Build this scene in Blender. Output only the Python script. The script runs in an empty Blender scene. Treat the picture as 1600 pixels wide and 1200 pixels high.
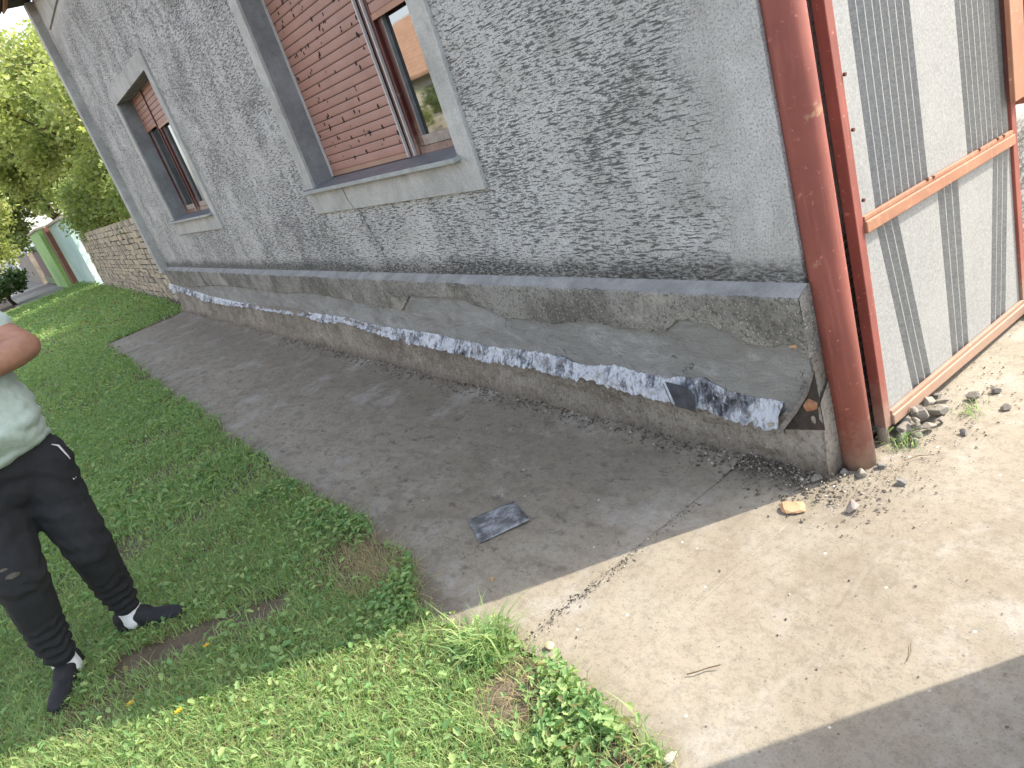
import bpy, bmesh, math, random
import numpy as np
from mathutils import Vector, Matrix, noise
random.seed(7); RNG = np.random.default_rng(7)
S = bpy.context.scene
COL = S.collection

# ------------------------------------------------------------------ camera
cam = bpy.data.objects.new('camera', bpy.data.cameras.new('camera')); COL.objects.link(cam)
cam.data.sensor_width = 36; cam.data.lens = 1152.5*36/1600
cam.data.clip_end = 2000; cam.data.clip_start = .05
R_ = Vector((0.56969881, 0.76221519, -0.3073618)); D_ = Vector((0.13355005, -0.45487283, -0.88048572)); F_ = Vector((-0.81093012, 0.46056348, -0.36093438))
m = Matrix.Identity(4)
for i in range(3):
    m[i][0] = R_[i]; m[i][1] = -D_[i]; m[i][2] = -F_[i]; m[i][3] = (0, 0, 1.6)[i]
cam.matrix_world = m
S.camera = cam
S.render.resolution_x = 1024; S.render.resolution_y = 768
# ------------------------------------------------------------------ light
SUN_EL = 44; sun_to = Vector((.49*math.cos(math.radians(SUN_EL)), .872*math.cos(math.radians(SUN_EL)), math.sin(math.radians(SUN_EL))))
W = bpy.data.worlds.new('World'); S.world = W; W.use_nodes = True
nt = W.node_tree
sky = nt.nodes.new('ShaderNodeTexSky'); sky.sky_type = 'NISHITA'; sky.sun_disc = False
sky.sun_elevation = math.radians(SUN_EL); sky.sun_rotation = math.atan2(sun_to.x, sun_to.y)
sky.air_density = 1.0; sky.dust_density = 2.0; sky.ozone_density = .6
bg = nt.nodes['Background']; bg.inputs[1].default_value = .15
hs = nt.nodes.new('ShaderNodeHueSaturation'); hs.inputs['Saturation'].default_value = .5; nt.links.new(sky.outputs[0], hs.inputs['Color']); nt.links.new(hs.outputs[0], bg.inputs[0])
sl = bpy.data.lights.new('sun', 'SUN'); sl.energy = 2.4; sl.angle = math.radians(.5); sl.color = (1, .90, .75)
so = bpy.data.objects.new('sun', sl); COL.objects.link(so)
so.rotation_euler = sun_to.to_track_quat('Z', 'Y').to_euler()
S.view_settings.view_transform = 'Standard'; S.view_settings.look = 'None'; S.view_settings.exposure = 1.80; S.view_settings.gamma = 1

# ------------------------------------------------------------------ node helpers
class N:
    def __init__(s, t): s.t = t
    def n(s, ty, **k):
        o = s.t.nodes.new(ty)
        for a, b in k.items(): setattr(o, a, b)
        return o
    def put(s, sock, v):
        if isinstance(v, bpy.types.NodeSocket): s.t.links.new(v, sock)
        elif v is not None:
            if sock.type == 'RGBA' and len(v) == 3: v = (*v, 1)
            sock.default_value = v
    def co(s, kind='Object'): return s.n('ShaderNodeTexCoord').outputs[kind]
    def mp(s, vec, sc=(1, 1, 1), loc=(0, 0, 0), rot=(0, 0, 0)):
        o = s.n('ShaderNodeMapping'); s.put(o.inputs['Vector'], vec); o.inputs['Scale'].default_value = sc
        o.inputs['Location'].default_value = loc; o.inputs['Rotation'].default_value = rot; return o.outputs[0]
    def noise(s, vec, scale, detail=4, rough=.55, dist=0, ty='FBM'):
        o = s.n('ShaderNodeTexNoise'); s.put(o.inputs['Vector'], vec); o.inputs['Scale'].default_value = scale
        o.inputs['Detail'].default_value = detail; o.inputs['Roughness'].default_value = rough; o.inputs['Distortion'].default_value = dist
        return o.outputs['Fac']
    def vor(s, vec, scale, feat='F1', out='Distance', rnd=1):
        o = s.n('ShaderNodeTexVoronoi', feature=feat); s.put(o.inputs['Vector'], vec); o.inputs['Scale'].default_value = scale
        o.inputs['Randomness'].default_value = rnd; return o.outputs[out]
    def ramp(s, f, stops, interp='LINEAR'):
        o = s.n('ShaderNodeValToRGB'); s.put(o.inputs[0], f); e = o.color_ramp.elements; o.color_ramp.interpolation = interp
        while len(e) < len(stops): e.new(.5)
        for q, (p, c) in zip(e, stops):
            q.position = p; q.color = (c, c, c, 1) if isinstance(c, (int, float)) else (*c, 1)
        return o.outputs[0]
    def mix(s, f, a, b, bl='MIX'):
        o = s.n('ShaderNodeMix', data_type='RGBA', blend_type=bl); s.put(o.inputs[0], f); s.put(o.inputs[6], a); s.put(o.inputs[7], b); return o.outputs[2]
    def m(s, op, a, b=None, c=None, clamp=False):
        o = s.n('ShaderNodeMath', operation=op); o.use_clamp = clamp; s.put(o.inputs[0], a)
        if b is not None: s.put(o.inputs[1], b)
        if c is not None: s.put(o.inputs[2], c)
        return o.outputs[0]
    def sep(s, v):
        o = s.n('ShaderNodeSeparateXYZ'); s.put(o.inputs[0], v); return o.outputs
    def bump(s, h, st=.5, d=.01, nrm=None):
        o = s.n('ShaderNodeBump'); s.put(o.inputs['Height'], h); o.inputs['Strength'].default_value = st; o.inputs['Distance'].default_value = d
        if nrm is not None: s.put(o.inputs['Normal'], nrm)
        return o.outputs[0]
    def attr(s, name): return s.n('ShaderNodeAttribute', attribute_name=name).outputs
MATS = {}
def mat(name, fn):
    if name in MATS: return MATS[name]
    mm = bpy.data.materials.new(name); mm.use_nodes = True; t = mm.node_tree; b = t.nodes['Principled BSDF']; k = N(t)
    r = fn(k) or {}
    for key, v in r.items(): k.put(b.inputs[key], v)
    MATS[name] = mm; return mm
def simple(name, col, rough=.7, var=.25, scale=8, bump=.15, metal=0, bd=.004, dirt=None, coord='Object'):
    def f(k):
        v = k.co(coord); n1 = k.noise(v, scale, 6, .6); n2 = k.noise(v, scale*9, 4, .6)
        c = k.mix(k.ramp(n1, [(.3, 0), (.7, 1)]), tuple(x*(1-var) for x in col), tuple(min(1, x*(1+var)) for x in col))
        c = k.mix(k.ramp(n2, [(.35, .35), (.6, 0)]), c, tuple(x*.6 for x in col))
        if dirt: c = k.mix(k.ramp(k.noise(v, scale*.6, 5, .65, .3), [(.5, 0), (.68, .8)]), c, dirt)
        return {'Base Color': c, 'Roughness': rough, 'Metallic': metal, 'Normal': k.bump(n2, bump, bd)}
    return mat(name, f)

def m_stucco(k):
    v = k.co(); x, y, z = k.sep(v)[:3]
    warp = k.noise(v, 5, 3)
    vv = k.mp(v, (15, 1, 120))
    g = k.noise(vv, 1.0, 5, .62, .45)
    g2 = k.noise(k.mp(v, (34, 30, 95)), 1.0, 6, .7, .3)
    fine = k.noise(v, 120, 6, .8)
    side = k.m('ADD', x, k.m('MULTIPLY', k.m('SUBTRACT', warp, .5), .35))
    rough = k.ramp(k.m('MULTIPLY_ADD', side, -4.0, 21.3, clamp=True), [(0, 0), (.6, 1)])   # 0 near the smooth corner strip
    hi = k.ramp(k.m('MULTIPLY_ADD', z, -4, 16.3, clamp=True), [(0, .15), (1, 1)])
    rough = k.m('MULTIPLY', rough, hi)
    dens = k.noise(v, 1.6, 4, .6, .4)
    th = k.m('ADD', g, k.m('MULTIPLY', k.m('SUBTRACT', dens, .5), .24))
    gm = k.ramp(th, [(.415, 1), (.45, 0)])
    gm2 = k.ramp(k.m('ADD', g2, k.m('MULTIPLY', k.m('SUBTRACT', dens, .5), .2)), [(.36, 1), (.44, 0)])
    g3 = k.noise(k.mp(v, (9, 9, 24), rot=(0, -.4, 0)), 1.0, 5, .6, .8); far = k.ramp(k.m('MULTIPLY_ADD', x, -.5, 1.6, clamp=True), [(0, 0), (1, 1)])
    gm3 = k.m('MULTIPLY', k.ramp(k.m('ADD', g3, k.m('MULTIPLY', k.m('SUBTRACT', dens, .5), .3)), [(.385, .55), (.44, 0)]), far)
    groove = k.m('MULTIPLY', k.m('MAXIMUM', gm3, k.m('MAXIMUM', gm, k.m('MULTIPLY', gm2, .8))), rough)
    patch = k.noise(v, 1.1, 6, .62, .6)
    patch2 = k.noise(v, 4.5, 6, .7, .6)
    c = k.mix(k.ramp(patch, [(.34, 0), (.66, 1)]), (.40, .405, .395), (.55, .56, .55))
    c = k.mix(k.ramp(patch2, [(.42, 0), (.62, .75)]), c, (.62, .635, .64))
    c = k.mix(k.ramp(k.noise(k.mp(v, (2.2, 1, .35)), 1.6, 5, .6, .5), [(.54, 0), (.76, .4)]), c, (.27, .272, .26))
    c = k.mix(k.ramp(fine, [(.38, .85), (.51, 0)]), c, (.13, .132, .13))
    c = k.mix(k.ramp(k.noise(v, 260, 2, .5), [(.60, 0), (.68, .75)]), c, (.78, .79, .78))
    # grime band over the plinth ledge and near the bottom corner
    low = k.ramp(k.m('ADD', k.m('MULTIPLY_ADD', z, -9, 7.55), k.m('MULTIPLY', k.m('SUBTRACT', patch2, .5), 2.4)), [(0, 0), (.7, .95)])
    c = k.mix(k.m('MULTIPLY', low, k.ramp(g2, [(.45, 1), (.62, .4)])), c, (.055, .055, .05))
    c = k.mix(k.m('MULTIPLY', groove, .88), c, (.07, .07, .068))
    h = k.m('SUBTRACT', k.m('ADD', k.m('MULTIPLY', fine, .5), k.m('MULTIPLY', g2, .45)), k.m('MULTIPLY', groove, .8))
    return {'Base Color': c, 'Roughness': .92, 'Normal': k.bump(h, .75, .009)}
def m_render(col, name, sc=3.0, spots=True):
    def f(k):
        v = k.co(); a = k.noise(v, sc, 7, .62, .5); b = k.noise(v, sc*40, 4, .65); w = k.noise(v, sc*5, 5, .6)
        c = k.mix(k.ramp(a, [(.32, 0), (.68, 1)]), tuple(q*.68 for q in col), tuple(q*1.15 for q in col))
        c = k.mix(k.ramp(w, [(.52, 0), (.72, .5)]), c, tuple(q*.55 for q in col))
        c = k.mix(k.ramp(b, [(.34, .5), (.5, 0)]), c, tuple(q*.45 for q in col))
        if spots: c = k.mix(k.ramp(b, [(.62, 0), (.72, .4)]), c, tuple(min(.7, q*1.8) for q in col))
        return {'Base Color': c, 'Roughness': .9, 'Normal': k.bump(k.m('ADD', k.m('MULTIPLY', b, .35), w), .45, .006)}
    return mat(name, f)
def m_pebble(k):
    v = k.co(); a = k.noise(v, 2.2, 8, .75, .1); p = k.vor(v, 85); pc = k.vor(v, 85, 'F1', 'Color'); b = k.noise(v, 120, 3, .6)
    c = k.mix(k.ramp(a, [(.42, 0), (.58, 1)]), (.13, .128, .112), (.29, .285, .262))
    s = k.m('MULTIPLY', k.ramp(p, [(.2, 1), (.42, 0)]), k.ramp(k.sep(pc)[0], [(.45, 0), (.6, 1)]))
    c = k.mix(k.m('MULTIPLY', s, k.ramp(k.noise(v, 5, 4), [(.4, .35), (.52, .95)])), c, (.46, .44, .40))
    c = k.mix(k.ramp(k.noise(v, 70, 5, .8), [(.38, .85), (.5, 0)]), c, (.055, .055, .05))
    c = k.mix(k.ramp(k.noise(v, 1.3, 7, .7, .1), [(.56, 0), (.62, .7)]), c, (.40, .385, .345))
    return {'Base Color': c, 'Roughness': .92, 'Normal': k.bump(k.m('ADD', k.m('MULTIPLY', s, .8), b), .8, .006)}
def m_cement(k):
    v = k.co(); a = k.noise(v, 1.4, 6, .6, .4); w = k.noise(k.mp(v, (9, 9, 22), rot=(0, .25, 0)), 1.6, 6, .7, .6); b = k.noise(v, 140, 3)
    c = k.mix(k.ramp(a, [(.35, 0), (.65, 1)]), (.235, .24, .23), (.31, .32, .315))
    c = k.mix(k.ramp(w, [(.33, .8), (.37, 0)]), c, (.10, .10, .095))
    tr = k.noise(k.mp(v, (3.5, 3, 9), rot=(0, -.35, 0)), 1.2, 7, .6, 1.2); c = k.mix(k.ramp(tr, [(.42, .5), (.52, 0)]), c, (.19, .188, .175)); c = k.mix(k.ramp(tr, [(.58, 0), (.62, .35)]), c, (.42, .43, .425))
    sc = k.noise(k.mp(v, (10, 10, 5), rot=(0, .5, 0)), 1.0, 3, .5, 2.2); ln = k.m('ABSOLUTE', k.m('SUBTRACT', sc, .5)); lnm = k.m('MULTIPLY', k.ramp(ln, [(.003, 1), (.009, 0)]), k.ramp(k.noise(v, 4, 3), [(.55, 0), (.6, .8)])); c = k.mix(lnm, c, (.08, .078, .07))
    c = k.mix(k.ramp(b, [(.38, .4), (.5, 0)]), c, (.14, .14, .13))
    c = k.mix(k.ramp(k.noise(v, .9, 4, .6, .3), [(.6, 0), (.75, .6)]), c, (.36, .375, .38))
    return {'Base Color': c, 'Roughness': .85, 'Normal': k.bump(k.m('SUBTRACT', k.m('ADD', k.m('MULTIPLY', b, .3), k.m('ADD', w, k.m('MULTIPLY', tr, 1.5))), lnm), .9, .010)}
def m_foil(k):
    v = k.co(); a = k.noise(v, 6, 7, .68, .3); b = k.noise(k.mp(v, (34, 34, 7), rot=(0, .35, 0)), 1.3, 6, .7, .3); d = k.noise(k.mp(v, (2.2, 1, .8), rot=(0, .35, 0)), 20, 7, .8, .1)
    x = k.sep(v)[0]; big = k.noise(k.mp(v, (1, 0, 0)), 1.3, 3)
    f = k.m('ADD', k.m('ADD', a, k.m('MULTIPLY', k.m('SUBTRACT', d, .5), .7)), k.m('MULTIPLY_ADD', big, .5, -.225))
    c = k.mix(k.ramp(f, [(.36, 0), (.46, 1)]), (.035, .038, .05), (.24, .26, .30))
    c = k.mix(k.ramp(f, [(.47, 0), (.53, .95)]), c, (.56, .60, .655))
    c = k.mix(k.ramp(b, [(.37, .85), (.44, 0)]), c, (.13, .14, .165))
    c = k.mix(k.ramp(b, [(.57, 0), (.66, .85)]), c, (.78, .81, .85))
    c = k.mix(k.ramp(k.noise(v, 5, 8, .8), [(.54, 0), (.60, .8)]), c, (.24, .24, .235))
    return {'Base Color': c, 'Roughness': .5, 'Metallic': .15, 'Normal': k.bump(k.m('ADD', b, k.m('MULTIPLY', d, .5)), .9, .014)}
def m_concrete(k):
    v = k.co(); x, y, z = k.sep(v)[:3]
    a = k.noise(v, .9, 7, .6, .2); b = k.noise(v, 4, 7, .66, .15); fine = k.noise(v, 150, 4, .65); st = k.noise(k.mp(v, (5, 10, 1), rot=(0, 0, -.35)), 1.1, 7, .72, .2)
    c = k.mix(k.ramp(a, [(.36, 0), (.64, 1)]), (.205, .177, .135), (.302, .270, .214))
    c = k.mix(k.ramp(b, [(.45, 0), (.66, .5)]), c, (.32, .298, .25))
    cl2 = k.noise(v, 7, 7, .75)
    # damp, soil-stained strip beside the house wall
    near = k.ramp(k.m('ADD', k.m('MULTIPLY_ADD', y, 1.25, -1.35), k.m('MULTIPLY', k.m('SUBTRACT', a, .5), 1.8)), [(0, 0), (.75, 1)])
    lft = k.ramp(k.m('MULTIPLY_ADD', x, -1.6, -2.7, clamp=True), [(0, 0), (.8, 1)])
    dm = k.m('MULTIPLY', near, lft)
    c = k.mix(k.m('MULTIPLY', dm, .6), c, (.172, .145, .112))
    cl = k.noise(k.mp(v, (1, 1.6, 1), rot=(0, 0, -.3)), 9, 8, .8, .1); c = k.mix(k.m('MULTIPLY', k.ramp(cl, [(.555, 0), (.61, .8)]), k.m('MULTIPLY_ADD', lft, .85, .12)), c, (.085, .072, .056))
    c = k.mix(k.ramp(k.noise(v, 28, 6, .8), [(.40, .35), (.52, 0)]), c, (.11, .095, .075))
    sb = k.m('MULTIPLY', k.ramp(st, [(.50, 0), (.60, .8)]), lft)
    c = k.mix(k.m('MULTIPLY', sb, .6), c, (.13, .112, .088))
    bl = k.ramp(k.noise(v, 2.3, 8, .76, .1), [(.53, 0), (.66, .6)])
    eg = k.ramp(k.m('ADD', k.m('MULTIPLY_ADD', y, -7, 5.6), k.m('MULTIPLY', k.m('SUBTRACT', cl2, .5), 4)), [(0, 0), (1, .75)]); c = k.mix(eg, c, (.12, .095, .068))
    c = k.mix(bl, c, (.37, .355, .33))
    c = k.mix(k.ramp(fine, [(.30, .6), (.44, 0)]), c, (.10, .085, .065))
    sp = k.vor(v, 38); spc = k.sep(k.vor(v, 38, 'F1', 'Color'))[1]
    spm = k.m('MULTIPLY', k.ramp(sp, [(.10, 1), (.20, 0)]), k.ramp(spc, [(.84, 0), (.88, .7)]))
    c = k.mix(spm, c, (.12, .10, .08))
    sp2 = k.vor(k.mp(v, loc=(3.3, 1.7, 0)), 22); spd = k.sep(k.vor(k.mp(v, loc=(3.3, 1.7, 0)), 22, 'F1', 'Color'))[1]
    c = k.mix(k.m('MULTIPLY', k.ramp(sp2, [(.06, 1), (.12, 0)]), k.ramp(spd, [(.88, 0), (.9, .8)])), c, (.66, .63, .58))
    h = k.m('ADD', k.m('MULTIPLY', fine, .25), k.m('ADD', k.m('ADD', b, k.m('MULTIPLY', cl, .9)), k.m('MULTIPLY', st, .6)))
    return {'Base Color': c, 'Roughness': .93, 'Normal': k.bump(h, .4, .008)}
def m_soil(k):
    v = k.co(); a = k.noise(v, 3, 7, .65); b = k.noise(v, 60, 5, .7)
    c = k.mix(k.ramp(a, [(.35, 0), (.65, 1)]), (.085, .062, .042), (.19, .15, .11))
    c = k.mix(k.ramp(b, [(.3, .6), (.5, 0)]), c, (.04, .03, .02))
    return {'Base Color': c, 'Roughness': .97, 'Normal': k.bump(b, .9, .015)}
def m_galv(k):
    v = k.co(); p = k.sep(k.vor(v, 150, 'F1', 'Color'))[0]; b = k.noise(v, 3, 5, .6)
    c = k.mix(p, (.225, .235, .235), (.32, .33, .33)); c = k.mix(k.ramp(b, [(.5, 0), (.75, .35)]), c, (.36, .362, .35))
    dr = k.ramp(k.noise(k.mp(v, (1, 30, 1.2)), 1.4, 4), [(.55, 0), (.75, .3)])
    c = k.mix(dr, c, (.17, .19, .19))
    return {'Base Color': c, 'Roughness': .6, 'Metallic': .1}
def m_paint(col, name, rough=.5, chip=(.30, .12, .05)):
    def f(k):
        v = k.co(); a = k.noise(v, 3, 6, .6); b = k.noise(v, 45, 4, .6); w = k.noise(k.mp(v, (20, 20, 1.5)), 2, 5, .6)
        c = k.mix(k.ramp(a, [(.35, 0), (.65, 1)]), tuple(q*.8 for q in col), tuple(q*1.15 for q in col))
        c = k.mix(k.ramp(w, [(.55, 0), (.72, .35)]), c, tuple(min(1, q*1.7+.03) for q in col))
        c = k.mix(k.ramp(b, [(.64, 0), (.70, .7)]), c, tuple(min(1, q*1.9+.06) for q in col))
        c = k.mix(k.ramp(k.noise(v, 7, 6, .7, .4), [(.63, 0), (.67, .8)]), c, chip)
        z_ = k.sep(v)[2]; c = k.mix(k.ramp(k.m('ADD', k.m('MULTIPLY_ADD', z_, -5, 1.0), k.m('MULTIPLY', k.m('SUBTRACT', k.noise(v, 14, 6, .75), .5), 3)), [(0, 0), (1, .75)]), c, (.30, .22, .17))
        return {'Base Color': c, 'Roughness': rough, 'Normal': k.bump(b, .25, .002)}
    return mat(name, f)
def m_shutter(k):
    v = k.co(); a = k.noise(v, 2.5, 6, .6); b = k.noise(k.mp(v, (3, 1, 40)), 2, 4, .6)
    c = k.mix(k.ramp(a, [(.35, 0), (.65, 1)]), (.30, .165, .13), (.38, .215, .175)); c = k.mix(k.ramp(b, [(.55, 0), (.7, .3)]), c, (.44, .26, .215))
    return {'Base Color': c, 'Roughness': .6}
def m_glass(k): return {'Base Color': (.012, .015, .016, 1), 'Roughness': .03, 'IOR': 2.9, 'Normal': k.bump(k.noise(k.co(), 1.5, 2), .04, .01)}
def leafmat(name, a, b, tr=.35, rough=.6):
    mm = bpy.data.materials.new(name); mm.use_nodes = True; t = mm.node_tree; k = N(t); p = t.nodes['Principled BSDF']; out = t.nodes['Material Output']
    r = k.attr('rnd')[2]
    c = k.mix(r, a, b)
    if True: c = k.mix(k.ramp(r, [(.95, 0), (.97, .8)]), c, (.20, .16, .07))
    k.put(p.inputs['Base Color'], c); p.inputs['Roughness'].default_value = rough
    tb = k.n('ShaderNodeBsdfTranslucent'); k.put(tb.inputs[0], k.mix(.2, k.mix(1.0, c, (1.25, 1.25, .8), 'MULTIPLY'), (.3, .4, .06)))
    mx = k.n('ShaderNodeMixShader'); mx.inputs[0].default_value = tr
    t.links.new(p.outputs[0], mx.inputs[1]); t.links.new(tb.outputs[0], mx.inputs[2]); t.links.new(mx.outputs[0], out.inputs[0])
    MATS[name] = mm; return mm

STUCCO = mat('stucco', m_stucco); TRIM = m_render((.46, .47, .455), 'trim_render'); CEMENT = mat('fresh_cement', m_cement); PEB = mat('pebbled_render', m_pebble)
FOIL = mat('foil', m_foil); CONC = mat('concrete', m_concrete); SOIL = mat('soil', m_soil); GALV = mat('galvanised', m_galv)
def m_foot(k):
    v = k.co(); z = k.sep(v)[2]; a = k.noise(v, 2.4, 8, .72, .1); b = k.noise(v, 55, 6, .8); p = k.vor(v, 70); pc = k.sep(k.vor(v, 70, 'F1', 'Color'))[0]
    c = k.mix(k.ramp(a, [(.38, 0), (.62, 1)]), (.19, .17, .138), (.35, .325, .28))
    c = k.mix(k.ramp(b, [(.36, .8), (.50, 0)]), c, (.075, .063, .05))
    c = k.mix(k.m('MULTIPLY', k.ramp(p, [(.18, .8), (.35, 0)]), k.ramp(pc, [(.6, 0), (.7, 1)])), c, (.42, .39, .35))
    soil = k.ramp(k.m('ADD', k.m('MULTIPLY_ADD', z, -9, .75), k.m('MULTIPLY', k.m('SUBTRACT', a, .5), 3)), [(0, 0), (.8, .8)])
    c = k.mix(soil, c, (.085, .066, .048))
    return {'Base Color': c, 'Roughness': .95, 'Normal': k.bump(k.m('ADD', b, k.m('MULTIPLY', a, 1.5)), .9, .012)}
SKIRT = mat('old_footing', m_foot); LEDGE = m_render((.31, .315, .31), 'ledge_render', 7)
RED = m_paint((.235, .07, .052), 'red_oxide', .72, (.36, .21, .13)); BROWN = m_paint((.34, .165, .10), 'gate_paint', .5, (.45, .30, .2))
SHUT = mat('shutter', m_shutter); GLASS = mat('glass', m_glass)
DARKRED = m_paint((.085, .024, .020), 'window_paint', .4, (.22, .16, .13)); WHITE = simple('white_plastic', (.55, .53, .52), .5, .12, 20)
SILL = simple('sill_metal', (.17, .18, .205), .45, .25, 6, .1, .2); BLACK = simple('black_hole', (.01, .008, .007), .9)
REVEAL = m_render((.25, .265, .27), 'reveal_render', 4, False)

# ------------------------------------------------------------------ mesh helpers
def link(name, me, mats, parent=None, smooth=False):
    o = bpy.data.objects.new(name, me); COL.objects.link(o)
    for q in (mats if isinstance(mats, (list, tuple)) else [mats]): me.materials.append(q)
    if parent is not None: o.parent = parent
    if smooth: me.polygons.foreach_set('use_smooth', [True]*len(me.polygons))
    return o
def tag(o, label=None, cat=None, group=None, kind=None):
    for a, b in (('label', label), ('category', cat), ('group', group), ('kind', kind)):
        if b: o[a] = b
    return o
def empty(name, loc=(0, 0, 0), **k):
    o = bpy.data.objects.new(name, None); COL.objects.link(o); o.location = loc; o.empty_display_size = .1
    return tag(o, **k)
class MB:
    def __init__(s, org=(0, 0, 0)): s.v = []; s.f = []; s.mi = []; s.o = Vector(org)
    def add(s, vs, fs, mi=0):
        b = len(s.v); s.v += [tuple(Vector(q)-s.o) for q in vs]; s.f += [tuple(b+i for i in q) for q in fs]; s.mi += [mi]*len(fs); return s
    def box(s, x0, x1, y0, y1, z0, z1, mi=0):
        return s.add([(x0, y0, z0), (x1, y0, z0), (x1, y1, z0), (x0, y1, z0), (x0, y0, z1), (x1, y0, z1), (x1, y1, z1), (x0, y1, z1)],
                     [(0, 3, 2, 1), (4, 5, 6, 7), (0, 1, 5, 4), (1, 2, 6, 5), (2, 3, 7, 6), (3, 0, 4, 7)], mi)
    def tube(s, pts, rs, n=10, mi=0, cap=True):
        pts = [Vector(p) for p in pts]; rs = rs if isinstance(rs, (list, tuple)) else [rs]*len(pts); vs = []; fs = []
        d0 = (pts[1]-pts[0]).normalized(); up = Vector((0, 0, 1)) if abs(d0.z) < .9 else Vector((1, 0, 0)); u = d0.cross(up).normalized()
        for i, p in enumerate(pts):
            d = (pts[min(i+1, len(pts)-1)]-pts[max(i-1, 0)]).normalized(); u = (u-d*u.dot(d)).normalized(); w = d.cross(u)
            for j in range(n):
                a = 2*math.pi*j/n; vs.append(p+(u*math.cos(a)+w*math.sin(a))*rs[i])
        for i in range(len(pts)-1):
            for j in range(n): fs.append((i*n+j, i*n+(j+1) % n, (i+1)*n+(j+1) % n, (i+1)*n+j))
        if cap: fs += [tuple(range(n))[::-1], tuple((len(pts)-1)*n+j for j in range(n))]
        return s.add(vs, fs, mi)
    def build(s, name, mats, parent=None, smooth=False, bevel=0):
        me = bpy.data.meshes.new(name); me.from_pydata(s.v, [], s.f); me.polygons.foreach_set('material_index', s.mi); me.update()
        o = link(name, me, mats, parent, smooth)
        if parent is None: o.location = s.o
        if bevel:
            b = o.modifiers.new('bevel', 'BEVEL'); b.width = bevel; b.segments = 2; b.limit_method = 'ANGLE'
        return o
def arr_mesh(name, verts, loops_per_face, faces_idx, rnd=None):
    me = bpy.data.meshes.new(name); nv = len(verts); nf = len(loops_per_face)
    me.vertices.add(nv); me.vertices.foreach_set('co', np.ascontiguousarray(verts, np.float32).ravel())
    me.loops.add(len(faces_idx)); me.loops.foreach_set('vertex_index', np.ascontiguousarray(faces_idx, np.int32))
    me.polygons.add(nf); st = np.concatenate([[0], np.cumsum(loops_per_face)[:-1]]).astype(np.int32)
    me.polygons.foreach_set('loop_start', st); me.polygons.foreach_set('loop_total', np.asarray(loops_per_face, np.int32))
    me.update(calc_edges=True)
    if rnd is not None:
        a = me.attributes.new('rnd', 'FLOAT', 'POINT'); a.data.foreach_set('value', np.ascontiguousarray(rnd, np.float32))
    return me
def fbm(x, y, z=0, o=4): return noise.fractal((x, y, z), 1.0, 2.0, o)
def interp(tab, x):
    return float(np.interp(x, [a for a, b in tab], [b for a, b in tab]))

# ------------------------------------------------------------------ ground
def edge_y(x):      # street-side edge of the concrete apron
    if x > -1.12: return .69-(x+1.12)*6 - .05*fbm(x*6, 1)
    return .72+.05*fbm(x*2.1, 3.3)+.03*fbm(x*8, 7.7)-.10*math.exp(-((x+2.2)/.25)**2)
def slope_z(x): return min(0, (x+25)*.0165) if x < -25 else 0
def ground_z(x, y):
    z = slope_z(x)
    if x > -30 and y < 3:
        z += .012*fbm(x*3, y*3)
        if x < -12.45:
            t = min(1, (-12.45-x)/1.5)*max(0, min(1, (y-.5)/1.5)); z += .10*t
    return z
XS = sorted(set([-700, -300, -150, -100, -70, -50, -40, -32, -28, -25] + list(np.round(np.arange(-24, -13, .5), 3)) + list(np.round(np.arange(-13, -6, .2), 3)) + list(np.round(np.arange(-6, 0, .05), 3)) + [0, 1, 3, 6, 12, 30, 100, 400]))
YS = sorted(set([-500, -200, -80, -40, -20, -12, -8, -5, -3.5] + list(np.round(np.arange(-2.6, 2.5, .05), 3)) + [2.6, 4, 8, 15, 40, 100, 400]))
gv = []; gf = []
for x in XS:
    for y in YS:
        paved = (x > -12.5 and y > edge_y(max(x, -12.4))+.02)
        gv.append((x, y, -.05 if paved else ground_z(x, y)-.006))
ny = len(YS)
for i in range(len(XS)-1):
    for j in range(ny-1): gf.append((i*ny+j, (i+1)*ny+j, (i+1)*ny+j+1, i*ny+j+1))
gm_ = MB().add(gv, gf); tag(gm_.build('ground', SOIL, smooth=True), kind='structure')

def sheet(name, x0, x1, ylo, yhi, nx, nyy, zfun, mtl, th=.06):
    b = MB(); vs = []; fs = []
    for i in range(nx+1):
        x = x0+(x1-x0)*i/nx; a = ylo(x); c = yhi(x)
        for j in range(nyy+1):
            y = a+(c-a)*j/nyy; vs.append((x, y, zfun(x, y)))
    w = nyy+1
    for i in range(nx):
        for j in range(nyy): fs.append((i*w+j, (i+1)*w+j, (i+1)*w+j+1, i*w+j+1))
    # street-side skirt
    base = len(vs)
    for i in range(nx+1): vs.append((vs[i*w][0], vs[i*w][1]+.004, vs[i*w][2]-th))
    for i in range(nx): fs.append((base+i, base+i+1, (i+1)*w, i*w))
    b.add(vs, fs); return tag(b.build(name, mtl, smooth=False), kind='structure')
def zap(x, y):
    z = .004*fbm(x*2, y*2)+.0015*fbm(x*9, y*9)
    if y > 1.72: z += .03*((y-1.72)/.25)**1.5*(1+.5*fbm(x*5, 4))
    return z
jx = lambda y: -1.79+.012*fbm(y*9, 2)
sheet('pavement', -12.45, -1.80, edge_y, lambda x: 1.96, 460, 34, zap, CONC)
sheet('driveway', -1.815, 3.5, edge_y, lambda x: 9.0 if x > -1.44 else 1.96, 260, 120, lambda x, y: zap(x, min(y, 1.7))-.002, CONC)
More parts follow.
